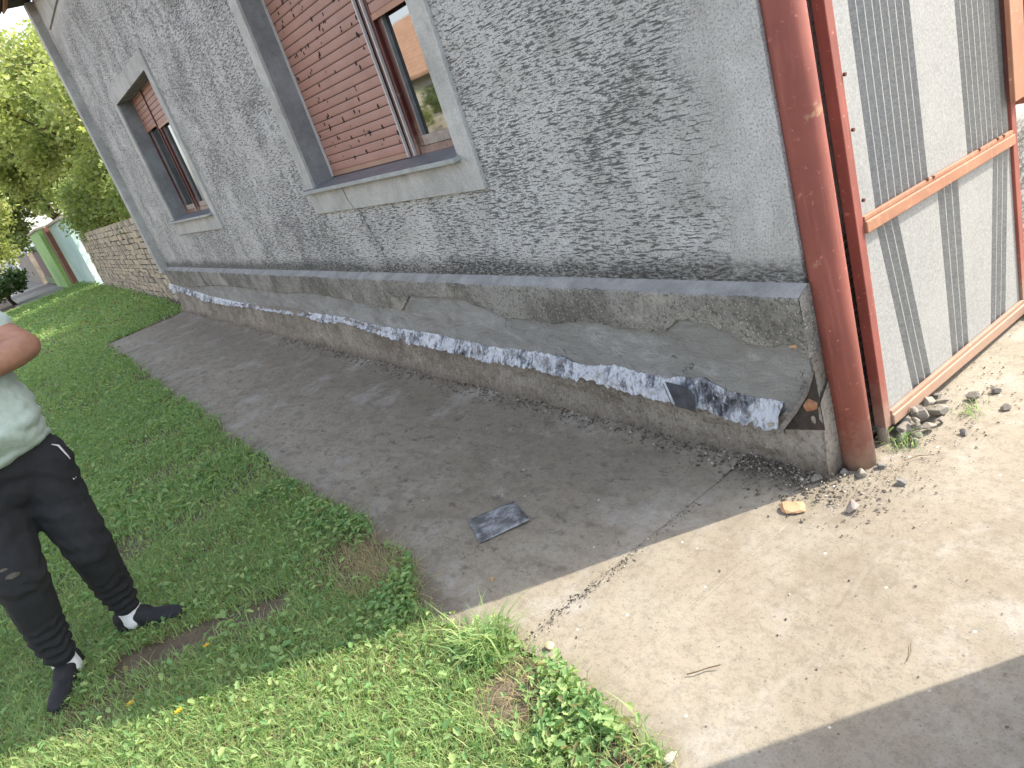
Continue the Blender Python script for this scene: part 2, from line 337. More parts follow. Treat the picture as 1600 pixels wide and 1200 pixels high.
# street beyond (seen only in the window reflections and from the side)
MB().box(-200, 60, -9.5, -4.2, -.2, .004).build('road', simple('asphalt', (.06, .06, .058), .9))['kind'] = 'structure'
pb = MB(); pb.add([(-24, .0, .004), (-24, 1.75, .004), (-110, 1.9, slope_z(-110)+.004), (-110, -1.2, slope_z(-110)+.004), (-25, .0, .004), (-25, 1.75, .004)], [(0, 4, 5, 1), (4, 3, 2, 5)])
pb.build('path', simple('path_concrete', (.25, .235, .21), .9))['kind'] = 'structure'

# ------------------------------------------------------------------ house
house = empty('house', (-7, 2, 0), label='grey stucco house with roller shuttered windows and a freshly patched plinth', cat='house')
HO = (-7, 2, 0)
XL, XR, ZE = -12.45, -1.46, 4.62
OP = [(-5.26, -3.25, 1.36, 2.81), (-10.31, -8.32, 1.36, 2.81)]
b = MB(HO)
xs = sorted({XL, XR} | {o[0] for o in OP} | {o[1] for o in OP}); zs = sorted({.5, ZE} | {o[2] for o in OP} | {o[3] for o in OP})
for i in range(len(xs)-1):
    for j in range(len(zs)-1):
        cx, cz = (xs[i]+xs[i+1])/2, (zs[j]+zs[j+1])/2
        if any(o[0] < cx < o[1] and o[2] < cz < o[3] for o in OP): continue
        b.add([(xs[i], 2, zs[j]), (xs[i+1], 2, zs[j]), (xs[i+1], 2, zs[j+1]), (xs[i], 2, zs[j+1])], [(0, 1, 2, 3)])
YB = 10.5; RZ = 8.0; YM = 6.2
for X_, s in ((XL, 1), (XR, -1)):
    b.add([(X_, 2, .0), (X_, YB, .0), (X_, YB, ZE), (X_, YM, RZ-.15), (X_, 2, ZE)], [(0, 1, 2, 3, 4)] if s < 0 else [(4, 3, 2, 1, 0)])
b.add([(XL, YB, 0), (XR, YB, 0), (XR, YB, ZE), (XL, YB, ZE)], [(3, 2, 1, 0)])
b.build('wall', STUCCO, house)
# frieze and corner strips
b = MB(HO); b.box(XL+.3, XR, 1.975, 1.999, 4.11, ZE); b.build('frieze', TRIM, house, bevel=.004)
b = MB(HO); b.box(XL-.16, XL+.02, 1.89, 2.1, .66, ZE-.08); b.build('corner_strip', TRIM, house, bevel=.006)
b = MB(HO)
for y0, y1, z0, z1 in ((1.62, YM, 4.50, RZ), (YB+.45, YM, 4.50, RZ)):
    x0, x1 = XL-.20, XR+.12
    b.add([(x0, y0, z0), (x1, y0, z0), (x1, y1, z1), (x0, y1, z1), (x0, y0, z0+.14), (x1, y0, z0+.14), (x1, y1, z1+.14), (x0, y1, z1+.14)],
          [(0, 3, 2, 1), (4, 5, 6, 7), (0, 1, 5, 4), (1, 2, 6, 5), (2, 3, 7, 6), (3, 0, 4, 7)])
ROOF = simple('terracotta', (.36, .17, .10), .85, .3, 3, .4)
b.build('roof', ROOF, house)
b = MB(HO); b.box(XL-.20, XR+.1, 1.62, 1.99, 4.56, 4.60); b.tube([(XL-.24, 1.57, 4.58), (XR+.12, 1.56, 4.60)], .06, 10); b.build('eave', simple('dark_wood', (.045, .04, .035), .8), house)

# plinth --------------------------------------------------------------
OLD = [(-12.5, .47), (-11.19, .446), (-9.27, .531), (-7.72, .523), (-7.08, .509), (-6.19, .542), (-5.26, .502), (-4.88, .485), (-4.49, .481), (-4.31, .586), (-3.7, .596), (-3.43, .542), (-3.27, .505), (-3.015, .506), (-2.82, .496), (-2.65, .532), (-2.35, .515), (-2.1, .515), (-2.01, .576), (-1.954, .58), (-1.87, .568), (-1.77, .541), (-1.71, .499), (-1.625, .495), (-1.567, .509), (-1.50, .520), (-1.485, .474), (-1.44, .474)]
MT = [(-12.5, .46), (-11.8, .42), (-11.2, .40), (-10.26, .351), (-9.07, .327), (-7.3, .327), (-5.76, .344), (-5.53, .34), (-5.01, .313), (-4.3, .328), (-3.75, .31), (-3.54, .298), (-3.12, .316), (-2.89, .31), (-2.71, .283), (-2.48, .313), (-2.37, .3), (-2.17, .29), (-2.08, .312), (-1.96, .32), (-1.84, .279), (-1.71, .272), (-1.60, .279), (-1.55, .31)]
MBt = [(-13, .30), (-11.8, .355), (-10.5, .271), (-9.26, .273), (-7.2, .321), (-6.7, .318), (-6.2, .273), (-5.62, .31), (-5.37, .298), (-4.96, .259), (-4.54, .237), (-4.07, .245), (-3.65, .223), (-3.55, .219), (-3.2, .234), (-2.95, .228), (-2.83, .214), (-2.68, .235), (-2.43, .209), (-2.13, .198), (-1.99, .202), (-1.82, .173), (-1.67, .176), (-1.62, .19)]
plinth = MB(HO)          # fresh cement core, slightly bulging
nx = 700; vs = []; fs = []
zz = [0.0, .15, .24, .30, .36, .42, .48, .54, .60, .66]
for i in range(nx+1):
    x = XL+(XR-XL)*i/nx
    for z in zz: vs.append((x, 1.956+.006*fbm(x*1.7, z*6)+.003*fbm(x*9, z*14), z))
w = len(zz)
for i in range(nx):
    for j in range(w-1): fs.append((i*w+j, (i+1)*w+j, (i+1)*w+j+1, i*w+j+1))
plinth.add(vs, fs); plinth.build('plinth', CEMENT, house, True)
# old pebbled render left above the patch
b = MB(HO); vs = []; fs = []; nx = 1500
for i in range(nx+1):
    x = XL+(XR+.01-XL)*i/nx; ze = interp(OLD, x)+.010*fbm(x*7, 1)+.006*fbm(x*30, 5)
    for q, (yy, z) in enumerate(((1.999, .722), (1.942, .692), (1.938, .684), (1.938, ze+(.684-ze)*.6), (1.939, ze+(.684-ze)*.25), (1.941, ze+.004), (1.946, ze), (1.962, ze-.002))):
        vs.append((x, yy+(.004*fbm(x*3, z*8) if 0 < q < 6 else 0), z+(.010*fbm(x*5, 9.)+.007*fbm(x*26, 3.) if q in (1, 2) else 0)))
for i in range(nx):
    for j in range(7): fs.append((i*8+j, i*8+j+1, (i+1)*8+j+1, (i+1)*8+j)); b.mi.append(1 if j == 0 else 0)
mi = b.mi; b.mi = []; b.add(vs, fs); b.mi = mi
b.add([(XR+.01, 1.999, .722), (XR+.01, 1.942, .692), (XR+.01, 1.94, .474), (XR+.01, 2.06, .47), (XR+.01, 2.06, .72)], [(0, 1, 2, 3, 4)][::1])
b.build('ledge', [PEB, LEDGE], house, False)
# crumpled foil-faced bitumen strip
b = MB(HO); vs = []; fs = []; nx = 1900; K = 7
for i in range(nx+1):
    x = -12.75+(-1.60+12.75)*i/nx
    zt = interp(MT, x)+.010*fbm(x*11, 2)+.007*fbm(x*40, 6); zb = min(interp(MBt, x)+.009*fbm(x*13, 8)+.010*fbm(x*43, 4)-.004*abs(fbm(x*90, 1)), zt-.03)
    out = (.045 if x > -4 else max(.032, .045+(x+4)*.006))+.014*fbm(x*2.3, 3)
    for j in range(K):
        t = j/(K-1); cr = .014*fbm(x*11+t*1.5, t*1.2)+.010*fbm(x*34+t*2, t*2.5)
        vs.append((x+.006*fbm(x*20, t*5, 3), 1.953-out*t**.8+cr*min(1, t*3), zt+(zb-zt)*t+.006*fbm(x*24, t*4, 6)*min(1, t*3)))
for i in range(nx):
    for j in range(K-1): fs.append((i*K+j, i*K+j+1, (i+1)*K+j+1, (i+1)*K+j))
b.add(vs, fs)
o = b.build('membrane', FOIL, house, False); o['label'] = 'crumpled silver and black waterproofing strip along the plinth'
# torn black flap in the strip
b = MB(HO); b.add([(-2.13, 1.905, .305), (-2.09, 1.893, .20), (-1.98, 1.888, .195), (-1.97, 1.90, .27), (-2.03, 1.905, .30)], [(0, 1, 2, 3, 4)]); b.add([(-2.135, 1.898, .30), (-2.13, 1.89, .30), (-2.10, 1.884, .195), (-2.105, 1.892, .195)], [(0, 1, 2, 3)])
b.build('membrane_flap', simple('bitumen', (.05, .055, .07), .5, .6, 25, .4), house)
b = MB(HO); b.add([(-12.82, 1.90, .37), (-12.62, 1.88, .39), (-12.60, 1.88, .30), (-12.80, 1.90, .27)], [(0, 1, 2, 3)]); b.build('membrane_flap', MATS['bitumen'], house)
# old footing below
b = MB(HO); vs = []; fs = []; nx = 1100; K = 8
for i in range(nx+1):
    x = XL+(-1.44-XL)*i/nx; zt = interp(MBt, x)+.03
    if x > -1.63: zt = zt+(x+1.63)*.42+.015*fbm(x*30, 1)
    for j in range(K):
        t = j/(K-1); z = zt*(1-t)-.02*t
        fl = .018*fbm(x*2.1, 1)+.045*t**3
        vs.append((x, 1.938-fl*t-.018*fbm(x*7, t*3)-.012*fbm(x*26, t*8)-.02*t*abs(fbm(x*12, 9)), z))
    vs.append((x, 2.0, zt))
K += 1
for i in range(nx):
    for j in range(K-2): fs.append((i*K+j, i*K+j+1, (i+1)*K+j+1, (i+1)*K+j))
    fs.append((i*K+K-1, i*K, (i+1)*K, (i+1)*K+K-1))
b.add(vs, fs); b.add([vs[nx*K+j] for j in range(K-1)]+[(-1.44, 2.1, 0), (-1.44, 2.1, .45)], [tuple(range(K+1))[::-1]])
b.build('footing', SKIRT, house, False)
# exposed brick and broken wedge at the corner
b = MB(HO); b.box(-1.52, -1.452, 1.957, 2.06, -.02, .66); b.build('core', SKIRT, house)
b = MB(HO); b.add([(-1.615, 1.928, .17), (-1.53, 1.932, .275), (-1.47, 1.934, .36), (-1.438, 1.936, .43), (-1.436, 1.936, .20)], [(0, 4, 3, 2, 1)])
b.build('cavity_shade', simple('hole_shade', (.035, .028, .024), .7, .5, 30), house)  # flat dark sheet: shade inside the broken corner hole, painted as colour
b = MB(HO); b.add([(-1.618, 1.90, .172), (-1.535, 1.915, .280), (-1.475, 1.922, .362), (-1.44, 1.925, .436), (-1.437, 1.93, .424), (-1.468, 1.928, .348), (-1.525, 1.92, .262), (-1.60, 1.90, .165)], [(0, 1, 6, 7), (1, 2, 5, 6), (2, 3, 4, 5)])
b.build('torn_edge', simple('grey_edge', (.17, .16, .15), .8, .5, 60), house)
def rock(r, sx=1, sy=1, sz=.7, seed=0, sub=2, jit=.35, flat=True):
    bm = bmesh.new(); bmesh.ops.create_icosphere(bm, subdivisions=sub, radius=r)
    rr = random.Random(seed); pl = [(Vector((rr.gauss(0, 1), rr.gauss(0, 1), rr.gauss(0, 1))).normalized(), r*rr.uniform(.38, .8)) for _ in range(11)]
    for v in bm.verts:
        for nn, d in pl:
            q = v.co.dot(nn)
            if q > d: v.co -= nn*(q-d)
        v.co = Vector((v.co.x*sx, v.co.y*sy, v.co.z*sz))*(1+jit*.15*noise.noise(v.co*40+Vector((seed, 0, 0))))
    me = bpy.data.meshes.new('rock'); bm.to_mesh(me); bm.free(); return me
BRICK = simple('brick_orange', (.50, .31, .18), .9, .25, 18, .5)
o = link('exposed_brick', rock(.055, .75, .3, .8, 5), simple('brick_dull', (.34, .17, .09), .95, .5, 30, .6), house); o.location = Vector((-1.468, 1.937, .295))-Vector(HO); o.rotation_euler = (0, .6, 0)
o = link('exposed_brick', rock(.022, 1.2, .6, .5, 6), BRICK, house); o.location = Vector((-1.505, 1.945, .512))-Vector(HO)

# windows --------------------------------------------------------------
def holes(b, x0, x1, z0, z1, y, n, seed):
    rr = random.Random(seed)
    for _ in range(n):
        cx = rr.uniform(x0, x1); cz = z0+(z1-z0)*rr.random(); r = rr.choice([.006, .008, .009, .012])
        for k in range(rr.choice([1, 1, 1, 2])):
            px = cx+k*rr.uniform(-.03, .03); pz = cz+k*rr.uniform(.01, .03); a0 = rr.random()*6
            b.add([(px+r*rr.uniform(.7, 1.2)*math.cos(a0+a), y, pz+r*1.3*rr.uniform(.7, 1.2)*math.sin(a0+a)) for a in np.linspace(0, 2*math.pi, 8)[:-1]], [tuple(range(7))[::-1]], 1)
def shutter(par, x0, x1, z0, z1, y, nholes, seed, org):
    b = MB(org); p = .056; z = z0
    while z < z1:
        zt = min(z+p-.004, z1); prof = [(0, z), (-.003, z+.006), (-.004, z+(zt-z)*.5), (-.003, zt-.006), (0, zt)]
        vs = [(x, y+q[0], q[1]) for x in (x0, x1) for q in prof]
        b.add(vs, [(i, 5+i, 6+i, i+1) for i in range(4)]); b.add([(x0, y+.003, zt), (x1, y+.003, zt), (x1, y+.003, min(zt+.004, z1)), (x0, y+.003, min(zt+.004, z1))], [(0, 1, 2, 3)], 1)
        z += p
    b.box(x0, x1, y-.008, y+.006, z0-.03, z0-.001, 2)
    holes(b, x0+.03, x1-.03, z0+.02, z1-.02, y-.0050, nholes, seed)
    return b.build('shutter', [SHUT, BLACK, BROWN], par)
def window(org, x0, x1, zlo, zhi, big):
    w = empty('window', Vector(((x0+x1)/2, 2, zlo))-Vector(HO)); w.parent = house
    g = ((x0+x1)/2, 2, zlo)
    b = MB(g); d = 2.26; z0, z1 = zlo, zhi
    b.add([(x0, 2.0, z0), (x0, d, z0), (x0, d, z1), (x0, 2.0, z1)], [(0, 1, 2, 3)]); b.add([(x1, 2.0, z0), (x1, d, z0), (x1, d, z1), (x1, 2.0, z1)], [(3, 2, 1, 0)])
    b.add([(x0, 2.0, z1), (x1, 2.0, z1), (x1, d, z1), (x0, d, z1)], [(3, 2, 1, 0)]); b.add([(x0, 2.0, z0), (x1, 2.0, z0), (x1, d, z0), (x0, d, z0)], [(0, 1, 2, 3)])
    b.add([(x0, d, z0), (x1, d, z0), (x1, d, z1), (x0, d, z1)], [(0, 1, 2, 3)], 1)
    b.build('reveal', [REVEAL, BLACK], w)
    t = .148; b = MB(g)   # moulded surround, proud of the stucco
    y0, y1 = 1.978, 2.001
    b.box(x0-t, x0, y0, y1, zlo-.18, zhi+.17); b.box(x1, x1+t, y0, y1, zlo-.18, zhi+.17); b.box(x0, x1, y0, y1, zhi, zhi+.17); b.box(x0, x1, y0, y1, zlo-.18, zlo-.012)
    b.build('surround', TRIM, w, bevel=.003)
    b = MB(g); b.add([(x0-.12, 1.935, zlo), (x1+.02, 1.935, zlo), (x1+.02, 2.17, zlo+.03), (x0-.0, 2.17, zlo+.03), (x0-.12, 1.935, zlo-.025), (x1+.02, 1.935, zlo-.025), (x1+.02, 1.977, zlo-.022), (x0-.12, 1.977, zlo-.022), (x0-.12, 1.977, zlo+.006), (x0, 1.977, zlo+.006), (x1+.02, 1.977, zlo+.006)],
        [(0, 1, 10, 9, 8), (9, 10, 2, 3), (4, 5, 1, 0), (7, 6, 5, 4), (1, 5, 6, 10), (4, 0, 8, 7)])
    b.mi[2:] = [1]*(len(b.mi)-2); b.build('sill', [SILL, simple('sill_edge', (.34, .37, .37), .7, .2, 8)], w, bevel=.002)
    Y = 2.165; FZ = zlo+.03
    mx = x0+1.24 if big else x0+.66          # mullion
    b = MB(g)
    b.box(mx-.01, mx+.09, Y-.006, Y+.05, FZ, zhi, 0)
    b.box(x0, x0+.035, Y+.004, Y+.05, FZ, zhi); b.box(x1-.035, x1, Y+.004, Y+.05, FZ, zhi)
    b.box(x0+.035, mx-.01, Y+.004, Y+.05, FZ, FZ+.04); b.box(mx+.09, x1-.035, Y+.004, Y+.05, FZ, FZ+.04)
    b.build('frame', DARKRED, w, bevel=.002)
    for xa in ((mx-.035, mx+.045, x0+.001) if big else (mx+.02,)):
        b = MB(g); b.box(xa, xa+(.009 if xa < mx-.1 else .012), Y-.022, Y-.0065, FZ+.005, zhi); b.build('shutter_guide', WHITE if big else DARKRED, w)
    sz = (FZ+.035, 2.15) if big else (2.45, 2.40)
    shutter(w, x0+.012, mx-.036 if big else mx+.018, sz[0], zhi, Y-.004, 105 if big else 3, 3, g)
    shutter(w, mx+.10 if big else mx+.034, x1-.004, sz[1], zhi, Y-.004, 10 if big else 4, 5, g)
    # open sashes
    def sash(a, c, z0, z1):
        s = MB(g); f = .055; yy = Y+.016
        s.box(a, a+f, yy, yy+.045, z0, z1); s.box(c-f, c, yy, yy+.045, z0, z1); s.box(a+f, c-f, yy, yy+.045, z1-f, z1); s.box(a+f, c-f, yy-.004, yy+.045, z0, z0+f, 1)
        q = s.build('sash', [DARKRED, simple('bare_wood', (.34, .30, .26), .8, .3, 14)], w, bevel=.003)
        p = MB(g); p.box(a+f, c-f, yy+.02, yy+.024, z0+f, z1-f); p.build('pane', GLASS, q)
        # grey rubber seal
        r = MB(g); r.box(a+f, a+f+.012, yy-.002, yy+.02, z0+f, z1-f); r.build('seal', simple('seal_grey', (.20, .21, .21), .6), q)
    sash(mx+.092, x1-.036, FZ+.042, zhi-.01)
    if not big: sash(x0+.036, mx-.012, FZ+.042, zhi-.01)
    return w
wb = window(None, -5.26, -3.25, 1.36, 2.81, True); wb['label'] = 'large window with holed salmon shutter pulled down on its left'
ws = window(None, -10.31, -8.32, 1.36, 2.81, False); ws['label'] = 'farther window with both shutters half raised'
# cracks below the big window
b = MB(HO); pts = [(-4.76, 1.34), (-4.75, 1.25), (-4.70, 1.185), (-4.66, 1.12), (-4.63, 1.02), (-4.58, .93), (-4.57, .83), (-4.52, .73)]
for i in range(len(pts)-1):
    (xa, za), (xb, zb) = pts[i], pts[i+1]; yy = 1.976 if i < 2 else 1.9965; ww = .0028
    b.add([(xa-ww, yy, za), (xa+ww, yy, za), (xb+ww, yy, zb), (xb-ww, yy, zb)], [(0, 3, 2, 1)])
b.build('crack', BLACK, house)

# ------------------------------------------------------------------ gate
tp = tag(MB((-1.418, 2.062, 0)).tube([(-1.418, 2.062, -.05), (-1.418, 2.062, .6), (-1.418, 2.062, 1.3), (-1.418, 2.062, 2.75)], .061, 48).build('gate_post', RED, smooth=True), 'thick round red steel gate post standing against the house corner', 'post')
o = link('post_cap', bpy.data.meshes.new('cap'), RED, tp); bm = bmesh.new(); bmesh.ops.create_uvsphere(bm, u_segments=24, v_segments=10, radius=.062); bm.to_mesh(o.data); bm.free(); o.location = (0, 0, 2.75); o.scale = (1, 1, .4)
b = MB((-1.418, 2.062, 0))    # dried cement smeared on the post
for i, (a0, zc, h, wd) in enumerate([(-2.55, .47, .05, .20), (-2.50, .42, .05, .16), (-2.42, .37, .05, .10), (-2.34, .33, .05, .05), (-2.28, .295, .035, .03)]):
    vs = []; nn = 9
    for j in range(nn):
        a = 2*math.pi*j/nn; rr_ = random.uniform(.75, 1.2); an = a0+wd*rr_*math.cos(a); z = zc+h*rr_*math.sin(a)
        vs.append((-1.418+.0618*math.cos(an), 2.062+.0618*math.sin(an), z))
    b.add(vs, [tuple(range(nn))])
b.build('cement_smear', simple('white_cement', (.55, .52, .50), .9), tp)
gate = empty('gate_leaf', (-1.40, 2.21, .07), label='open gate leaf of galvanised sheet in a brown steel frame', cat='gate')
GO = (-1.40, 2.21, .07)
b = MB(GO); b.box(-1.425, -1.383, 2.205, 2.247, .06, 2.15); b.build('stile', RED, gate, bevel=.003)
b = MB(GO); b.box(-1.425, -1.383, 3.335, 3.377, .02, 2.15); b.build('stile', RED, gate, bevel=.003)
for z0, z1 in ((.03, .072), (.765, .807), (2.108, 2.15)):
    b = MB(GO)
    vs = []
    for y, dz in ((2.247, 0), (3.335, -.035)):
        vs += [(-1.425, y, z0+.03+dz), (-1.372, y, z0+.03+dz), (-1.372, y, z1+.03+dz), (-1.425, y, z1+.03+dz)]
    b.add(vs, [(0, 1, 2, 3)[::-1], (4, 5, 6, 7), (0, 1, 5, 4), (1, 2, 6, 5), (2, 3, 7, 6), (3, 0, 4, 7)]); b.build('rail', BROWN, gate, bevel=.004)
    b = MB(GO)
    vs = []
    for y, dz in ((2.249, 0), (3.333, -.035)):
        vs += [(-1.394, y, z1+.031+dz), (-1.379, y, z1+.031+dz), (-1.379, y, z1+.046+dz), (-1.394, y, z1+.046+dz)]
    if z1 < 2: b.add(vs, [(0, 1, 2, 3)[::-1], (4, 5, 6, 7), (0, 1, 5, 4), (1, 2, 6, 5), (2, 3, 7, 6), (3, 0, 4, 7)]); b.build('glazing_bar', BROWN, gate, bevel=.002)
def corr(bands, z0, z1, name):
    """folded sheet: bands = (ylo at bottom, yhi at bottom, ylo at top, yhi at top, teeth)"""
    b = MB(GO); X = -1.396; rows = []
    for top in (0, 1):
        prof = [(2.247, 0.)]
        for bd in bands:
            a, c = (bd[2], bd[3]) if top else (bd[0], bd[1]); n_ = bd[4]; w_ = (c-a)/n_; d = w_*.82
            for q in range(n_):
                y = a+q*w_; prof += [(y, 0.), (y+w_*.03, -d), (y+w_*.90, 0.)]
            prof.append((c, 0.))
        prof.append((3.335, 0.)); rows.append(prof)
    n_ = len(rows[0]); vs = [(X+d, y, z0 if True else 0) for y, d in rows[0]]+[(X+d, y, z1) for y, d in rows[1]]
    vs = [(x, y, z-(y-2.247)*.032) for x, y, z in vs]
    b.add(vs, [(i, i+1, n_+i+1, n_+i) for i in range(n_-1)]); return b.build(name, GALV, gate)
corr([(2.345, 2.70, 2.345, 2.70, 8), (2.99, 3.325, 2.99, 3.325, 8)], .83, 2.14, 'upper_sheet')
corr([(2.435, 2.575, 2.335, 2.475, 3), (2.735, 2.875, 2.75, 2.91, 3), (3.06, 3.20, 3.19, 3.325, 3)], .095, .80, 'lower_sheet')
b = MB(GO); b.box(-1.372, -1.352, 3.30, 3.40, .93, 1.62); b.build('lock_plate', BROWN, gate, bevel=.003)
b = MB(GO); b.box(-1.43, -1.36, 3.40, 3.60, .90, .925); b.box(-1.40, -1.37, 3.43, 3.455, .925, 1.6); b.box(-1.40, -1.37, 3.52, 3.545, .925, 1.6); b.build('lock_bracket', BROWN, gate, bevel=.002)
for y, z in ((2.252, 1.30), (2.255, 1.13), (2.258, .9), (2.70, .83), (2.66, .835), (3.20, .815), (3.25, .812), (3.05, .82)):
    MB(GO).tube([(-1.384, y, z+.006), (-1.376, y, z+.006)], .006, 8).build('rivet', simple('rust', (.10, .035, .02), .8), gate)
b = MB(GO); b.tube([(-1.404, 2.215, -.01), (-1.404, 2.215, .07)], .02, 12); b.build('pivot', simple('pivot_iron', (.20, .17, .14), .8), gate)
# post right of view casting the lower shadow; tall wall added to block sky
for_x = -.315
p2 = tag(MB((for_x+.06, 2.06, 0)).tube([(for_x+.062, 2.06, -.05), (for_x+.062, 2.06, 2.75)], .061, 32).build('gate_post', RED, smooth=True), 'matching red steel post on the other side of the gateway by the added tall wall', 'post')
b = MB((for_x+.14, 2.06, 0)); b.box(for_x+.13, for_x+7, 2.0, 2.22, -.1, 4.3); blocker = tag(b.build('shade_wall', simple('pale_render', (.42, .40, .36), .9)), 'unseen tall wall added right of the gateway to block sky light', 'wall')
b = MB((for_x+.14, 2.06, 0)); b.box(for_x+.12, for_x+7.03, 1.96, 2.26, 4.302, 4.38); b.build('coping', simple('cap', (.4, .36, .3), .9), blocker)
# low step stone at the far end of the open leaf
b = MB((-1.2, 3.45, 0)); b.box(-1.42, -.9, 3.36, 3.72, -.01, .07); tag(b.build('threshold_slab', simple('slab', (.33, .28, .23), .9, .2, 9, .4), bevel=.012), 'low worn concrete step past the lower end of the open gate', 'slab')

# ------------------------------------------------------------------ rubble
STONE = m_render((.27, .25, .215), 'rubble', 9, False); STONE2 = m_render((.19, .18, .17), 'dark_rubble', 9, False)
def stone(x, y, r, seed, mtl, label, group=None, sx=1, sy=1, sz=.6, z=None, rot=None, name='rubble_stone', cat='stone'):
    o = link(name, rock(r, sx, sy, sz, seed, 2), mtl); o.location = (x, y, r*sz*.55 if z is None else z); o.rotation_euler = rot or (random.uniform(-.3, .3), random.uniform(-.3, .3), random.uniform(0, 6))
    return tag(o, label, cat, group)
pile = [(-1.355, 2.27, .034, .035), (-1.335, 2.315, .030, .03), (-1.37, 2.33, .036, .03), (-1.31, 2.27, .024, .02), (-1.345, 2.375, .040, .035), (-1.30, 2.345, .028, .02), (-1.375, 2.41, .036, .045), (-1.33, 2.43, .034, .03), (-1.29, 2.40, .022, .015), (-1.36, 2.46, .03, .05), (-1.31, 2.47, .030, .02), (-1.34, 2.52, .026, .02), (-1.37, 2.55, .024, .02), (-1.325, 2.30, .020, .06), (-1.35, 2.345, .020, .07), (-1.345, 2.235, .024, .02), (-1.30, 2.235, .018, .012)]
for i, (x, y, r, z) in enumerate(pile):
    stone(x, y, r, 20+i, STONE, 'grey broken stone in the heap under the bottom rail of the gate', 'stones heaped under the open gate', sx=1.2, sy=.9, sz=.75, z=z)
sc = [(-1.225, 2.0, .022, 'small dark grey stone lying below the gate post on lit concrete'), (-1.27, 2.60, .035, 'dark crumbled stone on the ground past the heap'), (-1.22, 2.67, .024, 'flat grey chip beyond the stone heap'), (-1.14, 2.56, .022, 'small chip on the lit concrete farthest to the right'), (-1.19, 2.36, .020, 'little grey chip lying right of the stone heap'), (-1.36, 1.99, .028, 'rounded grey stone at the foot of the red post, right side'), (-1.42, 1.975, .024, 'dark stone wedged before the red post'), (-1.48, 1.90, .026, 'dark stone at the end of the house footing'), (-1.33, 2.06, .02, 'small stone between red post and stone heap')]
for i, (x, y, r, l) in enumerate(sc): stone(x, y, r, 60+i, STONE2 if i % 2 == 0 else STONE, l)
stone(-1.465, 1.718, .050, 91, BRICK, 'flat orange brick fragment on the sunlit concrete', sx=1.15, sy=.8, sz=.42, rot=(.15, .1, .3), name='brick_fragment', cat='brick')
stone(-1.285, 1.80, .030, 93, m_render((.34, .29, .26), 'pinkish_stone', 12, False), 'blocky grey pink stone chunk right of the brick fragment', sx=.9, sy=.9, sz=.95, rot=(.1, .2, .5), name='stone_chunk')
stone(-2.158, .875, .014, 95, simple('yellow_stone', (.45, .30, .12), .9), 'tiny yellow brown chip at the edge of the house shadow', name='stone_chip')
stone(-1.70, .78, .020, 96, simple('cream_stone', (.55, .45, .28), .9), 'cream stone chip at the end of the slab joint by the grass', name='stone_chip')
stone(-1.13, .72, .022, 97, simple('pale_stone', (.6, .56, .5), .9), 'pale stone at the lower end of the grass edge', name='stone_chip')
stone(-1.628, 1.895, .018, 98, simple('pale_pebble', (.34, .32, .24), .9), 'pale pebble resting at the right end of the silver strip', z=.205, name='pebble')

def scatter(name, pts, rmin, rmax, mtl, label=None, cat='gravel'):
    """many tiny faceted grains as one object"""
    V = []; F = []; base = np.array([(1, 0, 0), (-.9, .1, 0), (0, 1, .1), (.1, -.9, 0), (0, 0, .8), (.1, .1, -.6)]); T = [(0, 2, 4), (2, 1, 4), (1, 3, 4), (3, 0, 4), (2, 0, 5), (1, 2, 5), (3, 1, 5), (0, 3, 5)]
    rd = []
    for k, (x, y, z) in enumerate(pts):
        r = rmin+(rmax-rmin)*random.random()**3; a = random.uniform(0, 6.28); c, s = math.cos(a), math.sin(a)
        q = base*np.array([random.uniform(.7, 1.5), random.uniform(.6, 1.1), random.uniform(.5, .9)])+np.random.default_rng(k).normal(0, .15, (6, 3))
        q = q*r; V.append(np.stack([q[:, 0]*c-q[:, 1]*s+x, q[:, 0]*s+q[:, 1]*c+y, q[:, 2]+z+r*.3], 1)); F.append(np.array(T)+6*k); rd += [random.random()]*6
    V = np.concatenate(V); F = np.concatenate(F)
    return tag(link(name, arr_mesh(name, V, [3]*len(F), F.ravel(), rd), mtl), label or name, cat, kind='stuff')
def m_grit(k):
    r = k.attr('rnd')[2]; return {'Base Color': k.ramp(r, [(0, (.055, .045, .035)), (.5, (.14, .12, .095)), (.9, (.22, .20, .17)), (1, (.50, .46, .40))]), 'Roughness': .95}
GRIT = mat('grit', m_grit)
pts = []
for _ in range(6000):      # debris along the footing
    x = -1.5-(random.random()**1.6)*6; y = 1.93-abs(random.gauss(0, .055)); pts.append((x, y, zap(x, y)))
for _ in range(900):
    x = random.gauss(-1.55, .16); y = random.gauss(1.86, .07)
    if y < 1.95: pts.append((x, y, zap(x, min(y, 1.9))))
scatter('gravel', pts, .0012, .010, GRIT, 'grit and crumbled mortar along the foot of the house wall')
pts = []
for _ in range(800):
    y = random.uniform(.72, 1.6); x = jx(y)+random.gauss(0, .016)+.05*max(0, y-1.5); pts.append((x, y, 0))
for _ in range(900):
    pts.append((random.gauss(-1.33, .10), random.gauss(1.98, .14), 0))
for _ in range(700):
    pts.append((random.gauss(-1.27, .08), random.gauss(2.5, .25), 0))
for _ in range(480):
    x = random.uniform(-4.5, -.3); y = random.uniform(.6, 1.95); pts.append((x, y, zap(x, y)))
pts = [p for p in pts if p[1] > edge_y(p[0]) and (p[0] > -1.43 or p[1] < 1.93)]
scatter('loose_gravel', pts, .001, .0055, GRIT, 'loose grit along the slab joint and across the sunlit concrete')
